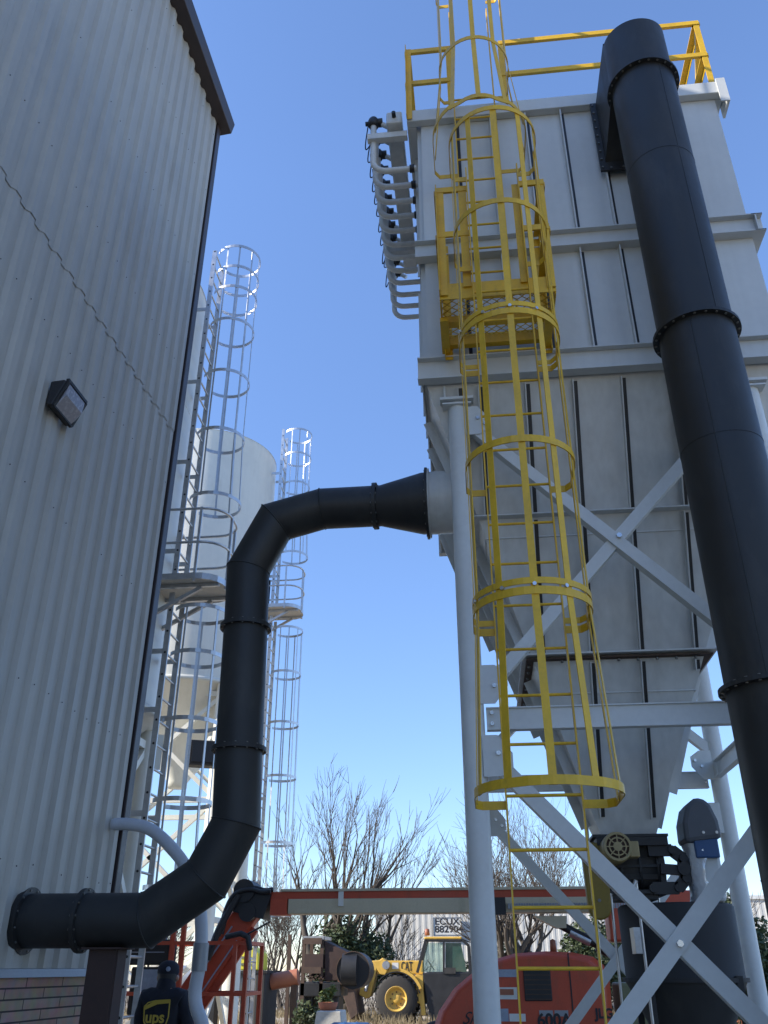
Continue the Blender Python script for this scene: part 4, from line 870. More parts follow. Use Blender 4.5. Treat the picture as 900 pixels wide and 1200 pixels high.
# jib knuckle and arm
kn = bq(290, 1054); mb = MB(); mb.tube(kn + V((0, -.24, .10)), kn + V((0, .24, .10)), .155, 20); mb.tube(kn + V((.06, -.22, -.18)), kn + V((.06, .22, -.18)), .12, 20); mb.frame(kn + V((.12, 0, -.06)), V((.22, 0, -.05)), V((0, .20, 0)), V((.05, 0, .16))); obj('knuckle', mb, M['darkmetal'], parent=lift)
j0, j1 = bq(293, 1066), bq(186, 1222)
mb = MB(); mb.bar(j0, j1, .22, .34, (0, 0, 1)); jib = obj('jib_arm', mb, M['red'], parent=lift, bevel=.02)
dj = (j1 - j0).normalized(); nj = V((0, 1, 0)).cross(dj).normalized()
mb = MB(); mb.bar(j0 - nj * .22 + dj * .15, j1 - nj * .22, .10, .07, (0, 1, 0)); obj('jib_rod', mb, M['red'], parent=lift)
mb = MB(); mb.bar(j0 + nj * .05 + V((0, -.115, 0)) + dj * .3, j1 + nj * .05 + V((0, -.115, 0)), .008, .022, nj); mb.bar(j0 - nj * .12 + V((0, -.113, 0)) + dj * .4, j1 - nj * .12 + V((0, -.113, 0)), .006, .018, nj); obj('jib_seam', mb, M['console'], parent=jib)
hose = [bq(262, 1098), bq(270, 1068), bq(280, 1050), bq(297, 1044), bq(312, 1047), bq(322, 1046)]
mb = MB()
for dx in (0, .07): mb.path([p + V((dx * .3, -.26 + dx, dx * .4)) for p in smooth_path(hose, 5)], .032, 8)
obj('hose', mb, M['darkmetal'], parent=lift)
mb = MB(); mb.path(smooth_path([bq(250, 1125) + V((0, -.3, 0)), bq(262, 1092) + V((0, -.28, 0)), bq(272, 1072) + V((0, -.26, 0)), bq(285, 1050) + V((0, -.24, 0))], 5), .05, 8); obj('hose', mb, M['darkmetal'], parent=lift)
# basket
bky = LY - .35
def kq(u, v, dy=0): return at(u, v, bky + dy)
zt_ = kq(250, 1105).z; zmid = kq(250, 1165).z; x0, x1 = kq(142, 1105).x, kq(290, 1105).x; zf = .55
mb = MB()
for y in (bky, bky + .85):
    for z in (zt_, zmid): mb.bar((x0, y, z), (x1, y, z), .045, .045)
for x in (x0, x1):
    for z in (zt_, zmid): mb.bar((x, bky, z), (x, bky + .85, z), .045, .045)
mb.box((x0, bky - .02, zf), (x1, bky - .005, zf + .12)); obj('basket_rail', mb, M['red'], parent=lift)
for u in (142, 203, 276, 290):
    x = kq(u, 1105).x
    mb = MB(); mb.bar((x, bky + .002, zf), (x, bky + .002, zt_ - .02), .05, .05); obj('basket_post', mb, M['red'], parent=lift)
for u, v in ((203, 1083), (215, 1079)):
    a = kq(u, v); mb = MB(); mb.box((a.x - .03, bky + .03, zt_ - 1.0), (a.x + .03, bky + .09, a.z)); obj('basket_post', mb, M['red'], parent=lift)
for x in (x0, x1):
    mb = MB(); mb.bar((x, bky + .848, zf), (x, bky + .848, zt_ - .02), .05, .05); obj('basket_post', mb, M['red'], parent=lift)
mb = MB(); mb.box((x0, bky, zf - .03), (x1, bky + .85, zf - .002)); obj('basket_floor', mb, M['plastic'], parent=lift)
mb = MB(); a, b = kq(143, 1131, .2), kq(205, 1101, .2); mb.box((a.x, bky + .12, a.z), (b.x, bky + .35, b.z)); cbx = obj('control_box', mb, M['plastic'], parent=lift, bevel=.03)
mb = MB()
for k in range(8): mb.box((a.x + .05 + k * .085, bky + .14, b.z), (a.x + .09 + k * .085, bky + .18, b.z + .05))
mb.bar((a.x + .05, bky + .112, (a.z + b.z) / 2), (b.x - .1, bky + .112, (a.z + b.z) / 2), .006, .012); obj('switches', mb, M['console'], parent=cbx)
mb = MB(); a, b = kq(144, 1190), kq(187, 1133); mb.box((a.x, bky + .10, a.z), (b.x, bky + .30, b.z)); pnl = obj('console', mb, M['plastic'], parent=lift, bevel=.02)
mb = MB(); a, b = kq(157, 1163), kq(184, 1136); mb.box((a.x, bky + .085, a.z), (b.x, bky + .098, b.z)); obj('console_plate', mb, M['console'], parent=pnl)
mb = MB(); a = kq(287, 1100); mb.path([a + V((-.25, -.05, .02)), a + V((-.05, -.05, .06)), a + V((.05, -.04, .02)), a + V((.09, -.03, -.14))], .035, 8); mb.tube(a + V((-.02, -.05, .02)), a + V((.34, -.05, .20)), .012, 6); obj('lanyard_hook', mb, M['darkmetal'], parent=lift)

# ------------------------------------------------------------------ telehandler
TY = 33.0
def tq(u, v, dy=0): return at(u, v, TY + dy)
tel = thing('telehandler', 'yellow telehandler with dark door and lowered boom facing left', 'telehandler', (tq(500, 1198).x, TY, 0))
wr = .70
for (u, dy, r_) in ((465, 0, wr), (566, 0, wr), (465, 1.7, wr), (566, 1.7, wr)):
    c = tq(u, 1175, dy); c.z = r_ ; c.x = tq(u, 1175).x
    mb = MB(); mb.lathe([(.36, -.20), (.62, -.21), (r_, -.15), (r_, .15), (.62, .21), (.36, .20)], c, 36, axis=(0, 1, 0))
    for kk in range(22):
        t = 2 * math.pi * kk / 22
        for s_ in (-1, 1):
            ca = c + V((math.cos(t) * r_, s_ * .09, math.sin(t) * r_)); tg = V((-math.sin(t), 0, math.cos(t)))
            mb.frame(ca, tg * .045 + V((0, s_ * .03, 0)), V((0, .07, 0)) - tg * .03, V((math.cos(t), 0, math.sin(t))) * .035)
    wh = obj('wheel', mb, M['tyre'], parent=tel)
    mb = MB(); mb.lathe([(0, -.10), (.12, -.12), (.14, -.08), (.30, -.06), (.34, -.19), (.38, -.205), (.38, .2), (0, .2)], c, 32, axis=(0, 1, 0)); obj('rim', mb, M['catyellow'], parent=wh)
    put_bolts(wh, [c + V((math.cos(kk * math.pi / 4) * .2, -.075, math.sin(kk * math.pi / 4) * .2)) for kk in range(8)], F_, .025, .03, 'rustlight', 'wheel_nut')
a, b = tq(440, 1170), tq(560, 1170)
mb = MB(); mb.box((a.x + .3, TY + .35, .55), (b.x + .4, TY + 1.35, 1.15)); obj('chassis', mb, M['darkmetal'], parent=tel, bevel=.04)
mb = MB(); P = [(487, 1175), (487, 1142), (496, 1142), (496, 1160), (499, 1190), (494, 1190), (492, 1176)]
mb.prism([tq(u, v) + V((0, .0, 0)) for u, v in P], V((0, .5, 0))); obj('fender_panel', mb, M['catyellow'], parent=tel, bevel=.02)
fd = MB(); c = tq(465, 1175); c.z = wr; pts = [c + V((math.cos(t) * (wr + .10), -.12, math.sin(t) * (wr + .10))) for t in [R(12 + 128 * kk / 12) for kk in range(13)]]
for p0, p1 in zip(pts[:-1], pts[1:]): fd.bar(p0 + V((0, .27, 0)), p1 + V((0, .27, 0)), .55, .03, V((p0 - c).x * V((1, 0, 0)) + V((0, 0, (p0 - c).z))))
obj('fender', fd, M['darkmetal'], parent=tel)
fd = MB(); pts = [c + V((math.cos(t) * (wr + .16), -.125, math.sin(t) * (wr + .16))) for t in [R(20 + 60 * kk / 8) for kk in range(9)]]
for p0, p1 in zip(pts[:-1], pts[1:]): fd.bar(p0 + V((0, .25, 0)), p1 + V((0, .25, 0)), .5, .09, V(((p0 - c).x, 0, (p0 - c).z)))
obj('fender_trim', fd, M['catyellow'], parent=tel)
# cab frame
cpn = [(489, 1140), (499, 1101), (541, 1101), (549, 1108), (551, 1142)]
def cab_pt(i, dy): return tq(*cpn[i]) + V((0, dy, 0))
for dy in (0, 1.0):
    for i in range(4):
        mb = MB(); mb.bar(cab_pt(i, dy), cab_pt(i + 1, dy), .09, .08, (0, 1, 0)); obj('cab_frame', mb, M['darkmetal'], parent=tel)
mb = MB(); mb.bar(tq(520, 1102), tq(520, 1141), .07, .07, (0, 1, 0)); obj('cab_frame', mb, M['darkmetal'], parent=tel)
mb = MB(); r0, r1 = tq(497, 1101), tq(541, 1097.5); mb.box((r0.x, TY - .06, r0.z), (r1.x, TY + 1.06, r1.z)); obj('cab_roof', mb, M['catyellow'], parent=tel, bevel=.04)
mb = MB(); a = tq(500, 1096); mb.lathe([(0, 0), (.09, 0), (.08, .2), (0, .22)], a + V((0, .3, 0)), 14); obj('beacon', mb, M['orange'], parent=tel)
mb = MB(); mb.prism([tq(522, 1105) + V((0, .05, 0)), tq(540, 1105) + V((0, .05, 0)), tq(547, 1139) + V((0, .05, 0)), tq(522, 1139) + V((0, .05, 0))], V((0, .012, 0))); obj('window', mb, M['glass'], parent=tel)
gl2 = bpy.data.materials.new('clear_glass'); gl2.use_nodes = True; gb = gl2.node_tree.nodes['Principled BSDF']; gb.inputs['Transmission Weight'].default_value = .9; gb.inputs['Base Color'].default_value = (.6, .75, .68, 1); gb.inputs['Roughness'].default_value = .03; gb.inputs['IOR'].default_value = 1.05
nz_ = gl2.node_tree.nodes.new('ShaderNodeTexNoise'); nz_.inputs['Scale'].default_value = 5; mr_ = gl2.node_tree.nodes.new('ShaderNodeMapRange'); mr_.inputs['To Min'].default_value = .02; mr_.inputs['To Max'].default_value = .12
gl2.node_tree.links.new(nz_.outputs['Fac'], mr_.inputs['Value']); gl2.node_tree.links.new(mr_.outputs[0], gb.inputs['Roughness'])
mb = MB(); mb.prism([tq(500, 1105) + V((0, .05, 0)), tq(519, 1105) + V((0, .05, 0)), tq(519, 1139) + V((0, .05, 0)), tq(493, 1139) + V((0, .05, 0))], V((0, .012, 0))); obj('window', mb, gl2, parent=tel)
mb = MB(); mb.box((tq(513, 1140).x, TY + .3, 1.1), (tq(530, 1140).x, TY + .8, 1.5)); mb.box((tq(526, 1140).x, TY + .3, 1.5), (tq(531, 1140).x, TY + .8, 2.0)); obj('seat', mb, M['darkmetal'], parent=tel, bevel=.04)
mb = MB(); mb.ring(tq(504, 1131) + V((0, .5, 0)), (.8, 0, .6), .2, .17, .03, 20); mb.tube(tq(504, 1131) + V((0, .5, 0)), tq(500, 1150) + V((0, .5, 0)), .03, 8); obj('steering_wheel', mb, M['darkmetal'], parent=tel)
mb = MB(); mb.prism([tq(495, 1140), tq(556, 1140), tq(556, 1200), tq(505, 1200)], V((0, .08, 0))); dr_ = obj('door', mb, M['darkmetal'], parent=tel, bevel=.02)
mb = MB(); mb.box((tq(521, 1139).x, TY - .05, tq(521, 1141).z), (tq(534, 1139).x, TY - .001, tq(521, 1134).z)); obj('door_handle', mb, M['plastic'], parent=dr_)
mb = MB(); mb.box((tq(508, 1150).x - .25, TY + .02, .45), (tq(560, 1150).x + .6, TY + 1.5, 1.5)); obj('engine_cover', mb, M['darkmetal'], parent=tel, bevel=.05)
# boom
mb = MB(); z0, z1 = tq(460, 1142).z, tq(460, 1125.5).z; mb.box((tq(440, 1130).x, TY + .45, z0), (tq(495, 1130).x, TY + .95, z1)); tb = obj('boom', mb, M['catyellow'], parent=tel, bevel=.03)
p = tq(468.6, 1137.6); text_mesh('lettering', 'CAT', .40, (p.x, TY + .44, p.z), (1, 0, 0), (0, 0, 1), M['letter'], tb, bold=.005, xs=.50)
mb = MB(); mb.prism([tq(473.5, 1139) + V((0, .44, 0)), tq(478.5, 1139) + V((0, .44, 0)), tq(476, 1136.5) + V((0, .44, 0))], V((0, .004, 0))); obj('decal_mark', mb, M['catyellow'], parent=tb)
mb = MB(); a, b = tq(458, 1135.5), tq(465.5, 1128); mb.box((a.x, TY + .44, a.z), (b.x, TY + .449, b.z)); obj('decal', mb, M['white'], parent=tb)
hd_ = [(426, 1130), (431, 1126), (443, 1125), (447, 1122), (452, 1126), (455, 1134), (450, 1143), (444, 1142), (440, 1136), (437, 1150), (433, 1168), (427, 1171), (419, 1166), (420, 1158), (424, 1150)]
mb = MB(); mb.prism([tq(u, v) + V((0, .38, 0)) for u, v in hd_], V((0, .65, 0))); obj('boom_head', mb, M['catyellow'], parent=tel, bevel=.03)
mb = MB(); mb.tube(tq(451, 1131) + V((0, .30, 0)), tq(451, 1131) + V((0, .37, 0)), .13, 16); mb.tube(tq(427, 1162) + V((0, .32, 0)), tq(434, 1135) + V((0, .34, 0)), .06, 10); obj('head_pin', mb, M['galv'], parent=tel)
mb = MB(); mb.prism([tq(396, 1148) + V((0, -.2, 0)), tq(413, 1148) + V((0, -.2, 0)), tq(417, 1162) + V((0, -.2, 0)), tq(421, 1188) + V((0, -.2, 0)), tq(412, 1195) + V((0, -.2, 0)), tq(402, 1164) + V((0, -.2, 0))], V((0, 1.8, 0))); bkt = obj('fork_carriage', mb, M['rustlight'], parent=tel, bevel=.03)
mb = MB(); mb.prism([tq(397, 1148) + V((0, -.25, 0)), tq(414, 1150) + V((0, -.25, 0)), tq(416, 1158) + V((0, -.25, 0)), tq(401, 1160) + V((0, -.25, 0))], V((0, .04, 0))); obj('rust_plate', mb, M['terracotta'], parent=bkt)

# ------------------------------------------------------------------ rusty hopper machine
RY = 27.0
def rq(u, v, dy=0): return at(u, v, RY + dy)
rm = thing('rusty_machine', 'rusty brown feed machine with tall posts, sloping chute and round drum', 'machine', (rq(380, 1190).x, RY, 0))
for (u, v0, dy) in ((340, 1095, 0), (357, 1096, 0), (378, 1098, 0), (357, 1096, 1.2), (378, 1098, 1.2)):
    a = rq(u, v0); mb = MB(); mb.bar((a.x, RY + dy, .2), (a.x, RY + dy, a.z), .10, .10); obj('post', mb, M['rustlight'], parent=rm)
mb = MB(); a, b = rq(357, 1135), rq(379, 1118); mb.box((a.x, RY - .06, a.z), (b.x, RY + 1.2, b.z)); obj('panel', mb, M['rust'], parent=rm)
mb = MB(); a, b = rq(356, 1101), rq(380, 1097); mb.box((a.x, RY - .1, a.z), (b.x, RY + 1.3, b.z)); obj('roof_plate', mb, M['galv'], parent=rm)
for z in (rq(360, 1103).z, rq(360, 1137).z):
    mb = MB(); mb.bar((rq(357, 1100).x, RY - .08, z), (rq(378, 1100).x, RY - .08, z), .05, .16); obj('cross_rail', mb, M['rustlight'], parent=rm)
mb = MB(); mb.prism([rq(380, 1102), rq(418, 1121), rq(418, 1148), rq(380, 1150)], V((0, 1.1, 0))); obj('chute', mb, M['rust'], parent=rm, bevel=.02)
mb = MB(); c = rq(415, 1137); mb.tube(c + V((-.3, -.1, 0)), c + V((.12, -.1, 0)), .42, 28); mb.tube(c + V((0, -.25, 0)), c + V((0, .9, 0)), .46, 28); obj('drum', mb, M['darkmetal'], parent=rm)
mb = MB(); mb.ring(c + V((0, -.26, 0)), (0, 1, 0), .475, .455, .03, 28); obj('drum_rim', mb, M['rustlight'], parent=rm)
mb = MB(); a, b = rq(350, 1168), rq(400, 1151); mb.box((a.x, RY - .05, a.z), (b.x, RY + 1.3, b.z)); obj('bed', mb, M['darkmetal'], parent=rm, bevel=.03)
for (u0, u1) in ((354, 366), (372, 396)):
    mb = MB(); a, b = rq(u0, 1200), rq(u1, 1165); mb.box((a.x, RY + .1, 0), (b.x, RY + 1.1, b.z)); obj('undercarriage', mb, M['darkmetal'], parent=rm, bevel=.05)
mb = MB(); a, b = rq(330, 1152), rq(358, 1149); mb.box((a.x, RY, a.z), (b.x, RY + .1, b.z)); a2 = rq(343, 1152); mb.bar((a2.x, RY + .05, 0), (a2.x, RY + .05, a2.z), .09, .09); mb.bar(rq(345, 1178), rq(357, 1181), .06, .06); obj('drawbar', mb, M['rustlight'], parent=rm)
mb = MB()
for kk in range(10):
    mb.bar((rq(360 + kk * 2.1, 1148).x, RY - .1, rq(360, 1148).z + random.uniform(0, .1)), (rq(362 + kk * 2, 1142).x, RY + .5, rq(360, 1143).z + random.uniform(-.05, .1)), .05, .03)
obj('scrap_bars', mb, M['rustlight'], parent=rm)

# ---- things in the yard
YB = 24.0
def yq(u, v, dy=0): return at(u, v, YB + dy)
yb_ = thing('yellow_cabinet', 'bright lemon yellow pitched cabinet standing on a black tank', 'cabinet', yq(300, 1140))
mb = MB(); mb.prism([yq(281, 1137), yq(303, 1137), yq(303, 1117), yq(296, 1110), yq(281, 1115)], V((0, 1.0, 0))); obj('body', mb, M['lemon'], parent=yb_, bevel=.03)
mb = MB()
for v in (1122, 1130): mb.bar(yq(282, v) + V((0, -.01, 0)), yq(294, v) + V((0, -.01, 0)), .01, .05)
obj('louvre', mb, M['olive'], parent=yb_)
bt = thing('black_tank', 'black square tank under the yellow cabinet', 'tank', yq(300, 1170)); p0, p1 = yq(298, 1172), yq(313, 1138.5)
mb = MB(); mb.box((p0.x, YB - .1, 0), (p1.x, YB + 1.3, p1.z)); obj('body', mb, M['plastic'], parent=bt, bevel=.04)
mb = MB(); mb.box((yq(262, 1140).x, YB - .12, p1.z - .04), (p1.x + .03, YB + 1.35, p1.z + .02)); obj('deck', mb, M['darkmetal'], parent=bt)
gp = thing('grey_pipe', 'wide grey steel pipe lying level beside the black tank', 'pipe', yq(275, 1150))
mb = MB(); a, b = yq(245, 1150), yq(298, 1150); mb.tube((a.x - 1, YB + .5, a.z), (b.x + .05, YB + .5, b.z), .36, 28); obj('shell', mb, M['steel'], parent=gp)
mb = MB(); mb.ring((a.x + .6, YB + .5, a.z), (1, 0, 0), .41, .3, .06, 28); mb.ring((b.x - .1, YB + .5, a.z), (1, 0, 0), .41, .3, .06, 28); obj('flange', mb, M['steel'], parent=gp)
for x in (a.x, b.x - .3):
    mb = MB(); mb.box((x - .1, YB + .3, 0), (x + .1, YB + .7, a.z - .30)); obj('saddle', mb, M['darkmetal'], parent=gp)
op = thing('orange_pipe', 'faded orange pipe sloping up from the black tank', 'pipe', yq(328, 1150))
mb = MB(); mb.tube(yq(313, 1151) + V((0, .5, 0)), yq(345, 1145) + V((0, .5, 0)), .19, 24); obj('shell', mb, M['orange'], parent=op)
mb = MB(); q = yq(341, 1144) + V((0, .5, 0)); mb.box((q.x - .08, q.y - .1, 0), (q.x + .08, q.y + .1, q.z - .2)); obj('prop', mb, M['rustlight'], parent=op)
mb = MB(); q = yq(290, 1145, -4); mb.tube((q.x, q.y, 0), (q.x, q.y, at(293, 1125, 20).z), .06, 14); mb.tube((q.x, q.y, at(293, 1125, 20).z), (q.x, q.y, at(293, 1124, 20).z + .03), .075, 14)
tag(obj('bollard', mb, M['white'], (q.x, q.y, 0)), 'slim white pipe post in front of the yellow cabinet', 'post')
# concrete block with flower pot
KY = 22.0
q = at(386, 1196, KY); mb = MB(); a, b = at(364, 1210, KY), at(404, 1185, KY)
w_ = (b.x - a.x); mb.prism([V((a.x, KY, .0)), V((b.x, KY, 0)), V((b.x - .12 * w_, KY, b.z)), V((a.x + .16 * w_, KY, b.z))], V((0, .8, 0)))
tag(obj('concrete_block', mb, M['concrete'], (q.x, KY, 0), bevel=.02), 'pale sloped concrete block in the yard below the rusty machine', 'block')
fp = thing('flower_pot', 'terracotta pot with a small yellow green plant on the concrete block', 'plant', V((at(381, 1184, KY).x, KY + .4, b.z)))
pc = V(fp['_b']); mb = MB(); mb.lathe([(0, .0), (.17, 0), (.23, .16), (.20, .16), (.17, .06), (0, .06)], pc, 20); obj('pot', mb, M['terracotta'], parent=fp)
def leaves(mb, c, rad, n, size, clumps=9, seed=1, flat=.7):
    rnd = random.Random(seed); cl = []
    for _ in range(clumps):
        d = V((rnd.gauss(0, 1), rnd.gauss(0, 1), rnd.gauss(0, 1))).normalized() * (rnd.random() ** .5) * .75
        cl.append((V((c[0] + d.x * rad[0], c[1] + d.y * rad[1], c[2] + d.z * rad[2])), rnd.uniform(.25, .55)))
    for i in range(n):
        cc, k = cl[i % clumps]; d = V((rnd.gauss(0, 1), rnd.gauss(0, 1), rnd.gauss(0, 1))).normalized() * (rnd.random() ** .4) * k
        p = cc + V((d.x * rad[0], d.y * rad[1], d.z * rad[2])); s = size * rnd.uniform(.6, 1.4)
        a = V((rnd.gauss(0, 1), rnd.gauss(0, 1), rnd.gauss(0, .6))).normalized() * s; b2_ = a.orthogonal().normalized() * s * .45; b2_.rotate(Matrix.Rotation(rnd.uniform(0, 6.28), 3, a.normalized()))
        mb.add([p - a, p + b2_, p + a, p - b2_], [(0, 1, 2, 3)])
    return mb
mb = MB(); leaves(mb, pc + V((0, 0, .36)), (.22, .22, .26), 260, .06, 6, 3); obj('foliage', mb, M['leaf2'], parent=fp)
mb = MB(); p = at(368, 1184, KY + 1.5); leaves(mb, (p.x, KY + 1.5, .55), (.5, .4, .55), 900, .07, 9, 5); tag(obj('bush', mb, M['leaf'], (p.x, KY + 1.5, 0)), 'low green bush behind the concrete block', 'bush')
bt2 = thing('blue_barrel', 'blue plastic barrel lying at the right of the concrete block', 'barrel', at(411, 1206, KY - 1)); q = at(411, 1204, KY - 1); q.z = .30
mb = MB(); mb.lathe([(0, -.42), (.26, -.42), (.29, -.36), (.29, -.16), (.305, -.13), (.29, -.10), (.29, .1), (.305, .13), (.29, .16), (.29, .36), (.26, .42), (0, .42)], q, 24, axis=(1, 0, 0)); obj('shell', mb, M['blue'], parent=bt2)

# ------------------------------------------------------------------ white container wall behind
ctn = thing('shipping_trailer', 'long white freight trailer across the back of the yard', 'trailer', (2, 44, 0))
c0, c1 = at(440, 1066, 44), at(980, 1046, 44); zt2 = c0.z + .35
mb = MB(); xs = c0.x
pr = []; x = c0.x
while x < c1.x:
    for dx, o in ((0, 0), (.10, 0), (.14, .012), (.24, .012), (.28, 0)): pr.append((x + dx, 44 + o))
    x += .28
n = len(pr); mb.add([V((a, b, 1.0)) for a, b in pr] + [V((a, b, zt2)) for a, b in pr], [(i, i + 1, n + i + 1, n + i) for i in range(n - 1)]); obj('side_wall', mb, M['cont'], parent=ctn)
mb = MB(); mb.box((c0.x, 44.04, 1.0), (c1.x, 46.5, zt2 - .02)); obj('box', mb, M['cont'], parent=ctn)
mb = MB(); mb.box((c0.x, 43.93, zt2 - .02), (c1.x, 44.03, zt2 + .14)); mb.box((c0.x, 43.93, .85), (c1.x, 44.03, 1.0)); obj('edge_rail', mb, M['white'], parent=ctn)
for x in (c0.x + 1.5, c0.x + 3.0, c1.x - 3, c1.x - 1.5):
    mb = MB(); mb.lathe([(0, -.15), (.5, -.15), (.5, .15), (0, .15)], (x, 44.3, .5), 24, axis=(0, 1, 0)); obj('wheel', mb, M['tyre'], parent=ctn)
mb = MB(); a, b = at(508, 1096, 43.9), at(540, 1075.5, 43.9); mb.box((a.x, 43.90, a.z - .2), (b.x, 43.928, b.z)); pl_ = obj('number_panel', mb, M['white'], parent=ctn)
mb = MB(); 
for (p, q) in (((a.x, a.z), (b.x, a.z)), ((b.x, a.z), (b.x, b.z)), ((b.x, b.z), (a.x, b.z)), ((a.x, b.z), (a.x, a.z))): mb.bar((p[0], 43.895, p[1]), (q[0], 43.895, q[1]), .008, .05)
obj('panel_border', mb, M['steel'], parent=pl_)
for txt, v in (('ECUX', 1083.5), ('882904', 1092.6)):
    p = at(509.5, v, 43.89); text_mesh('lettering', ' '.join(txt) if False else txt, .40, (p.x, 43.895, p.z), (1, 0, 0), (0, 0, 1), M['letter'], pl_, bold=.008, xs=1.08)
# a house-like dark shed roof seen through the branches
sh = thing('grey_shed', 'small grey shed with dark gable roof among the bare branches', 'shed', at(478, 1110, 50)); a, b = at(462, 1120, 50), at(497, 1097, 50)
mb = MB(); mb.box((a.x, 50, 0), (b.x, 54, b.z)); obj('wall', mb, M['steel'], parent=sh)
mb = MB(); pk = at(478, 1078, 50); mb.prism([V((a.x - .3, 49.8, b.z)), V((b.x + .3, 49.8, b.z)), V((pk.x, 49.8, pk.z))], V((0, 4.4, 0))); obj('roof', mb, M['plastic'], parent=sh)
mb = MB(); p = at(479, 1097, 49.9); mb.box((p.x - .35, 49.95, p.z - .4), (p.x + .35, 49.995, p.z + .4)); obj('window', mb, M['white'], parent=sh)
up = thing('utility_pole', 'dark wooden utility pole among the bare trees behind the machine', 'pole', at(447, 1140, 46))
q = at(447, 1100, 46); mb = MB(); mb.tube((q.x, 46, 0), (q.x, 46, at(447, 1050, 46).z), .16, 14, .12); obj('shaft', mb, M['bark'], parent=up)
# pink trailer at the far right
rt_ = thing('flatbed_trailer', 'low faded red flatbed trailer at the far right edge', 'trailer', at(880, 1180, 30)); a, b = at(862, 1185, 30), at(905, 1178, 30)
mb = MB(); mb.box((a.x, 30, a.z), (b.x + 3, 32, b.z)); obj('deck', mb, M['white'], parent=rt_)
mb = MB(); mb.box((a.x, 29.98, a.z - .45), (b.x + 3, 30.05, a.z - .003)); obj('side_rail', mb, M['orange'], parent=rt_)
for dx in (.8, 2.2):
    mb = MB(); mb.lathe([(0, -.12), (.36, -.12), (.36, .12), (0, .12)], (a.x + dx, 30.2, .36), 20, axis=(0, 1, 0)); obj('wheel', mb, M['tyre'], parent=rt_)

# ------------------------------------------------------------------ trees
def bare_tree(base, H, lean, seed, label, stems=3, spread=.5, group=None, levels=5, droop=0.0, r0=.16, dens=1.0, tl=.38):
    rnd = random.Random(seed); tk = MB(); cr = MB(); base = V(base)
    def grow(p, d, L, r, lv):
        n = 4 if lv < 3 else 3; pts = [p]; rad = [r]; q = p.copy(); dd = d.copy()
        for i in range(n):
            dd = (dd + V((rnd.gauss(0, .09), rnd.gauss(0, .09), rnd.gauss(0, .06) + .05 - droop * (lv > 2))) + V(lean) * .05).normalized()
            q = q + dd * (L / n); pts.append(q.copy()); rad.append(r * (1 - .55 * (i + 1) / n))
        (tk if lv < 2 else cr).path(pts, r, 7 if lv < 2 else (5 if lv < 3 else 3), cap=False, radii=rad)
        if lv >= levels: return
        kids = int({0: 4, 1: 4, 2: 3, 3: 3, 4: 2}.get(lv, 3) * dens + rnd.random() * .9)
        for k in range(kids):
            t = rnd.uniform(.28, 1.0) if k else 1.0
            i = min(n - 1, int(t * n)); f = t * n - i; pp = pts[i].lerp(pts[i + 1], f); rr = rad[i] + (rad[i + 1] - rad[i]) * f
            ax = dd.orthogonal(); ax.rotate(Matrix.Rotation(rnd.uniform(0, 6.28), 3, dd)); ang = rnd.uniform(.25, .75) * (spread / .5) if k else rnd.uniform(0, .25)
            nd = dd.copy(); nd.rotate(Matrix.Rotation(ang, 3, ax)); nd = (nd + V((0, 0, .07))).normalized()
            grow(pp, nd, L * rnd.uniform(.55, .82), max(rr * rnd.uniform(.55, .82), .011), lv + 1)
    for s in range(stems):
        t = 2 * math.pi * s / max(1, stems) + rnd.random(); d = (V((math.cos(t) * .22 * (stems > 1), math.sin(t) * .22 * (stems > 1), 1)) + V(lean)).normalized()
        grow(base + V((math.cos(t) * .12 * (stems > 1), math.sin(t) * .12 * (stems > 1), -.05)), d, H * rnd.uniform(tl - .04, tl + .04), r0 * rnd.uniform(.7, 1.1), 0)
    t = thing('bare_tree', label, 'tree', base, group)
    obj('trunk', tk, M['bark'], parent=t); obj('crown', cr, M['twig'], parent=t); return t
gtree = 'bare winter trees behind the yard'
def tb_(u, y): p = at(u, 1150, y); return (p.x, y, 0)
bare_tree(tb_(368, 38), 6.1, (.36, 0, 0), 11, 'tall bare tree with upright leaning stems above the boom', 2, .40, gtree, r0=.36, tl=.55)
bare_tree(tb_(400, 40), 5.6, (.62, 0, 0), 23, 'bare tree leaning strongly right with a curved limb', 1, .42, gtree, r0=.30, tl=.50)
bare_tree(tb_(335, 42), 5.6, (-.02, 0, 0), 5, 'thin bare tree beside the farther silo ladder', 2, .5, gtree, r0=.12)
bare_tree(tb_(312, 40), 5.0, (-.05, 0, 0), 8, 'small bare tree behind the yellow cabinet', 2, .55, gtree, r0=.10)
bare_tree(tb_(575, 49), 9.0, (-.06, 0, 0), 31, 'spreading bare tree left half hidden by the grey front leg', 3, .6, gtree, r0=.28)
bare_tree(tb_(610, 33), 5.8, (.06, 0, 0), 44, 'spreading bare tree behind the lower cage of the yellow ladder', 3, .62, gtree, r0=.27)
bare_tree(tb_(668, 50), 9.0, (.03, 0, 0), 52, 'bare tree seen between the yellow ladder and hopper outlet', 3, .55, gtree, r0=.22)
bare_tree(tb_(770, 38), 5.8, (-.03, 0, 0), 61, 'bare tree seen behind the vent pipe and drum', 2, .55, gtree, r0=.14)
bare_tree(tb_(850, 37), 5.0, (.05, 0, 0), 67, 'bare tree right of the vent hood behind the back leg', 2, .55, gtree, r0=.12)
bare_tree(tb_(450, 41), 4.0, (.06, 0, 0), 75, 'low bare tree behind the telehandler boom', 2, .6, gtree, r0=.10)
bare_tree(tb_(180, 44), 5.5, (.0, 0, 0), 81, 'bare tree seen through the silo legs', 2, .6, gtree, r0=.12)
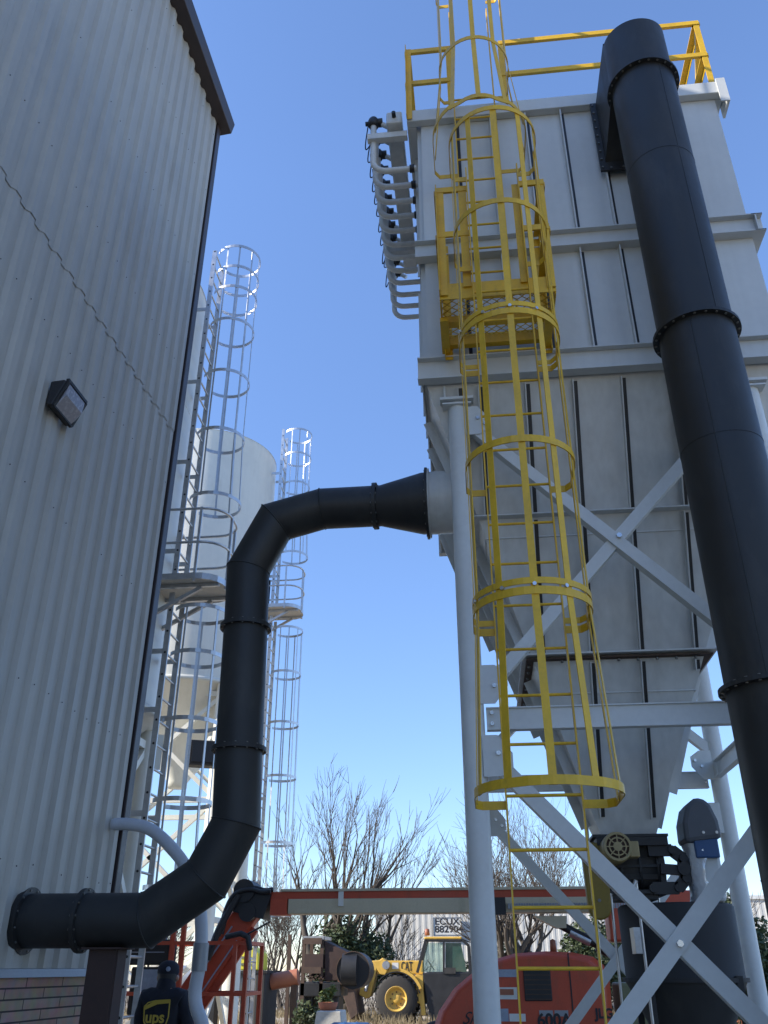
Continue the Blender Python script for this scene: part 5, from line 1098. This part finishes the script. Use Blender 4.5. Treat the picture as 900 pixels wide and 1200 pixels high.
def evergreen(u, y, zc_, rad, n, label, seed, m='leaf', size=.09):
    p = at(u, 1100, y); t = thing('evergreen_shrub', label, 'shrub', (p.x, y, 0), 'leafy shrubs round the yard')
    mb = MB(); leaves(mb, (p.x, y, zc_), rad, n, size, 34, seed); obj('foliage', mb, M[m], parent=t)
    mb = MB(); rnd = random.Random(seed)
    for k in range(6): mb.tube((p.x + rnd.uniform(-.1, .1), y, 0), (p.x + rnd.uniform(-.5, .5) * rad[0], y + rnd.uniform(-.4, .4) * rad[1], zc_ + rnd.uniform(0, .6) * rad[2]), .05, 6, .02)
    obj('stem', mb, M['bark'], parent=t)
evergreen(412, 38, 1.9, (2.0, 1.6, 1.8), 16000, 'dense dark evergreen shrub behind the rusty machine', 3)
evergreen(590, 38, 1.3, (1.8, 1.4, 1.2), 11000, 'dark evergreen shrub behind the red lift hood', 9)
evergreen(700, 36, 1.7, (1.6, 1.4, 1.6), 11000, 'dark evergreen shrub behind the boom cylinder', 12)
evergreen(862, 26, 1.7, (1.1, 1.2, 1.7), 10000, 'leafy green shrub beside the dark drum at right', 15, size=.075)
evergreen(895, 30, 1.0, (1.2, 1.2, .95), 6000, 'low yellow green shrub behind the right back leg', 18, 'leaf2', .07)
# undergrowth, dry grass
rnd = random.Random(99); mb = MB()
for i in range(900):
    x = rnd.uniform(-19, 10); y = rnd.uniform(40, 43.5) if x > -6 else rnd.uniform(36, 50)
    if -3.6 < x < -.2 or (x > 0 and rnd.random() < .5): continue
    h = rnd.uniform(.5, 1.8) * (1.2 if x < -7 else .75); p = V((x, y, 0)); d = V((rnd.gauss(0, .35), rnd.gauss(0, .2), 1)).normalized()
    q = p + d * h * .5; r_ = q + (d + V((rnd.gauss(0, .4), 0, 0))).normalized() * h * .5
    mb.path([p, q, r_], .014, 3, cap=False, radii=[.018, .012, .005])
tag(obj('undergrowth', mb, M['twig'], (0, 40, 0)), 'tangle of bare brush along the back of the yard', 'undergrowth', kind='stuff')
mb = MB()
for i in range(16000):
    x = rnd.uniform(-16, 8); y = 25 + 14 * rnd.random() ** .8; 
    if math.sin(x * 1.3) + math.sin(y * .9 + x) + rnd.gauss(0, .5) < .1: continue
    h = rnd.uniform(.08, .35); a = V((rnd.gauss(0, .1), rnd.gauss(0, .1), h)); s = V((.02, 0, 0))
    mb.add([V((x, y, 0)) - s, V((x, y, 0)) + s, V((x, y, 0)) + a], [(0, 1, 2)])
tag(obj('dry_grass', mb, M['dry'], (0, 30, 0)), 'patches of dry straw coloured grass on the yard', 'grass', kind='stuff')

# ------------------------------------------------------------------ worker with cap
def skin_mesh(name, verts, edges, radii, m, parent, root=0, sub=2):
    me = bpy.data.meshes.new(name); base = V(parent['_b']); me.from_pydata([tuple(V(p) - base) for p in verts], edges, [])
    o = bpy.data.objects.new(name, me); COL.objects.link(o)
    sk = o.modifiers.new('skin', 'SKIN'); sk.use_smooth_shade = True
    lay = me.skin_vertices[0].data
    for i, r in enumerate(radii): lay[i].radius = r if isinstance(r, tuple) else (r, r); lay[i].use_root = (i == root)
    ss = o.modifiers.new('sub', 'SUBSURF'); ss.levels = sub; ss.render_levels = sub
    dg = bpy.context.evaluated_depsgraph_get(); m2 = bpy.data.meshes.new_from_object(o.evaluated_get(dg)); m2.name = name
    bpy.data.objects.remove(o); m2.materials.clear(); m2.materials.append(m)
    for f in m2.polygons: f.use_smooth = True
    ob = bpy.data.objects.new(name, m2); COL.objects.link(ob); ob.parent = parent; ob['_b'] = parent['_b']; return ob
PXc, PY_ = -3.13, 9.2
man = thing('person', 'person in dark cap and dark jacket with gold back logo standing at the red basket', 'person', (PXc, PY_, 0))
def hp_(x, y, z): return V((PXc + x, PY_ + y, z))
bv = [hp_(0, 0, .90), hp_(0, .0, 1.08), hp_(0, .01, 1.26), hp_(0, .02, 1.38), hp_(0, .035, 1.45), hp_(0, .05, 1.53), hp_(0, .055, 1.60),
      hp_(-.17, .02, 1.36), hp_(-.24, .10, 1.12), hp_(-.22, .33, 1.08), hp_(-.22, .42, 1.09),
      hp_(.17, .02, 1.36), hp_(.235, .05, 1.10), hp_(.20, .22, .96), hp_(.19, .30, .95),
      hp_(-.10, .0, .84), hp_(-.12, .02, .48), hp_(-.12, -.02, .08), hp_(-.12, .12, .04), hp_(.10, .0, .84), hp_(.12, .03, .48), hp_(.12, -.01, .08), hp_(.12, .13, .04)]
be = [(0, 1), (1, 2), (2, 3), (3, 4), (4, 5), (5, 6), (3, 7), (7, 8), (8, 9), (9, 10), (3, 11), (11, 12), (12, 13), (13, 14), (0, 15), (15, 16), (16, 17), (17, 18), (0, 19), (19, 20), (20, 21), (21, 22)]
brd = [(.15, .10), (.14, .10), (.16, .11), (.13, .09), .055, (.075, .09), (.075, .09), .05, .046, .036, .03, .05, .046, .036, .03, .085, .06, .042, .04, .085, .06, .042, .04]
skin_mesh('body', bv, be, brd, M['skin'], man)
def sub_(ids, k, extra=None):
    mp = {v: i for i, v in enumerate(ids)}; ee = [(mp[a], mp[b]) for a, b in be if a in mp and b in mp]
    rr = []
    for v in ids: r = brd[v]; rr.append((r[0] + k, r[1] + k) if isinstance(r, tuple) else r + k)
    return [bv[v] for v in ids], ee, rr
vs, ee, rr = sub_([0, 1, 2, 3, 4, 7, 8, 9, 11, 12, 13], .036); vs[0] = hp_(0, 0, .82)
rr[0] = (.19, .14); rr[2] = (.20, .145); rr[3] = (.17, .115); jk = skin_mesh('jacket', vs, ee, rr, M['navy'], man, sub=4)
vs, ee, rr = sub_([0, 15, 16, 17, 19, 20, 21], .022); skin_mesh('trousers', vs, ee, rr, M['navy'], man)
for x in (-.12, .12):
    mb = MB(); mb.lathe([(0, -.13), (.045, -.12), (.055, 0), (.05, .12), (.03, .17), (0, .18)], hp_(x, .04, .055), 14, axis=(0, 1, 0)); obj('shoe', mb, M['darkmetal'], parent=man)
mb = MB(); mb.lathe([(.10, 1.40), (.092, 1.46), (.082, 1.515)], hp_(0, .035, 0), 20); obj('collar', mb, M['navy'], parent=man)
hc = hp_(0, .055, 1.565)
mb = MB(); mb.lathe([(.098, 0.02), (.106, .05), (.100, .10), (.072, .135), (.03, .15), (0, .152)], hc - V((0, 0, .045)), 24)
mb.prism([hc + V((-.075, .08, -.02)), hc + V((.075, .08, -.02)), hc + V((.06, .17, -.035)), hc + V((0, .19, -.037)), hc + V((-.06, .17, -.035))], V((0, 0, .008)))
cap_ = obj('cap', mb, M['navy'], parent=man)
mb = MB(); mb.lathe([(0, 0), (.022, 0), (.020, .004), (0, .004)], hc + V((.03, -.099, .03)), 16, axis=(.28, -1, .1)); obj('cap_patch', mb, M['console'], parent=cap_)
mb = MB(); mb.lathe([(.092, -.05), (.097, -.01), (.10, .02)], hc - V((0, .004, .03)), 24); obj('hair', mb, M['darkmetal'], parent=man)
mb = MB(); mb.prism([hc + V((-.012, .095, -.06)), hc + V((.012, .095, -.06)), hc + V((0, .135, -.065)), hc + V((0, .10, -.015))], V((0, .001, 0)))
for s_ in (-1, 1): mb.lathe([(0, -.012), (.022, -.008), (.026, .004), (0, .012)], hc + V((s_ * .098, -.005, -.045)), 12, axis=(s_, -.3, 0))
obj('face_features', mb, M['skin'], parent=man)
for s_, wr_ in ((-1, bv[10]), (1, bv[14])):
    for k in range(5):
        off = V(((k - 1.5) * .019, .03, -.004)) if k < 4 else V((-s_ * .035, .0, .0)); ln_ = (.075, .085, .08, .062, .06)[k]
        d = V((0, 1, -.25)) if k < 4 else V((-s_ * .6, .8, -.1))
        p = wr_ + off; mb = MB(); mb.path([p, p + d * ln_ * .5, p + d * ln_ * .8 + V((0, 0, -.012)), p + d * ln_ * .95 + V((0, -.005, -.03))], .009, 6, radii=[.011, .0095, .009, .006]); obj('finger', mb, M['skin'], parent=man)
from mathutils import noise as mnoise
for vv_ in jk.data.vertices:
    c_ = vv_.co; nn = mnoise.noise(V((c_.x * 9, c_.y * 9, c_.z * 4.5 + c_.x * 5))) + .5 * mnoise.noise(V((c_.x * 22, c_.y * 22, c_.z * 12)))
    vv_.co = c_ + vv_.normal * nn * .011
# logo on the back of the jacket: gold outlined shield with lower case letters
lg = V((PXc + .0, PY_ - .168, 1.215))
def lpx(u, v): return V((PXc + (u - 190) * .0095 * 1.02, PY_ - .172, 1.218 - (v - 1188) * .0093))
out_ = [lpx(177.5, 1181), lpx(181, 1177.5), lpx(188, 1175.8), lpx(202.5, 1175), lpx(202.5, 1190), lpx(200.5, 1197), lpx(195, 1202), lpx(190, 1205), lpx(183, 1200), lpx(178.5, 1194)]
mb = MB(); nO = len(out_)
for i in range(nO): mb.bar(out_[i], out_[(i + 1) % nO], .010, .006, (0, 1, 0))
mb.prism([lpx(178, 1184), lpx(178.5, 1180.5), lpx(186, 1176.6), lpx(194, 1175.9), lpx(202, 1175.6), lpx(201.5, 1178), lpx(190, 1179)], V((0, .004, 0)))
obj('logo_shield', mb, M['gold'], parent=jk)
p = lpx(179.5, 1195.0); text_mesh('logo_letters', 'ups', .135, p, (1, 0, 0), (0, 0, 1), M['gold'], jk, bold=.003)

# strip helper bookkeeping
for o in bpy.data.objects:
    if '_b' in o: del o['_b']
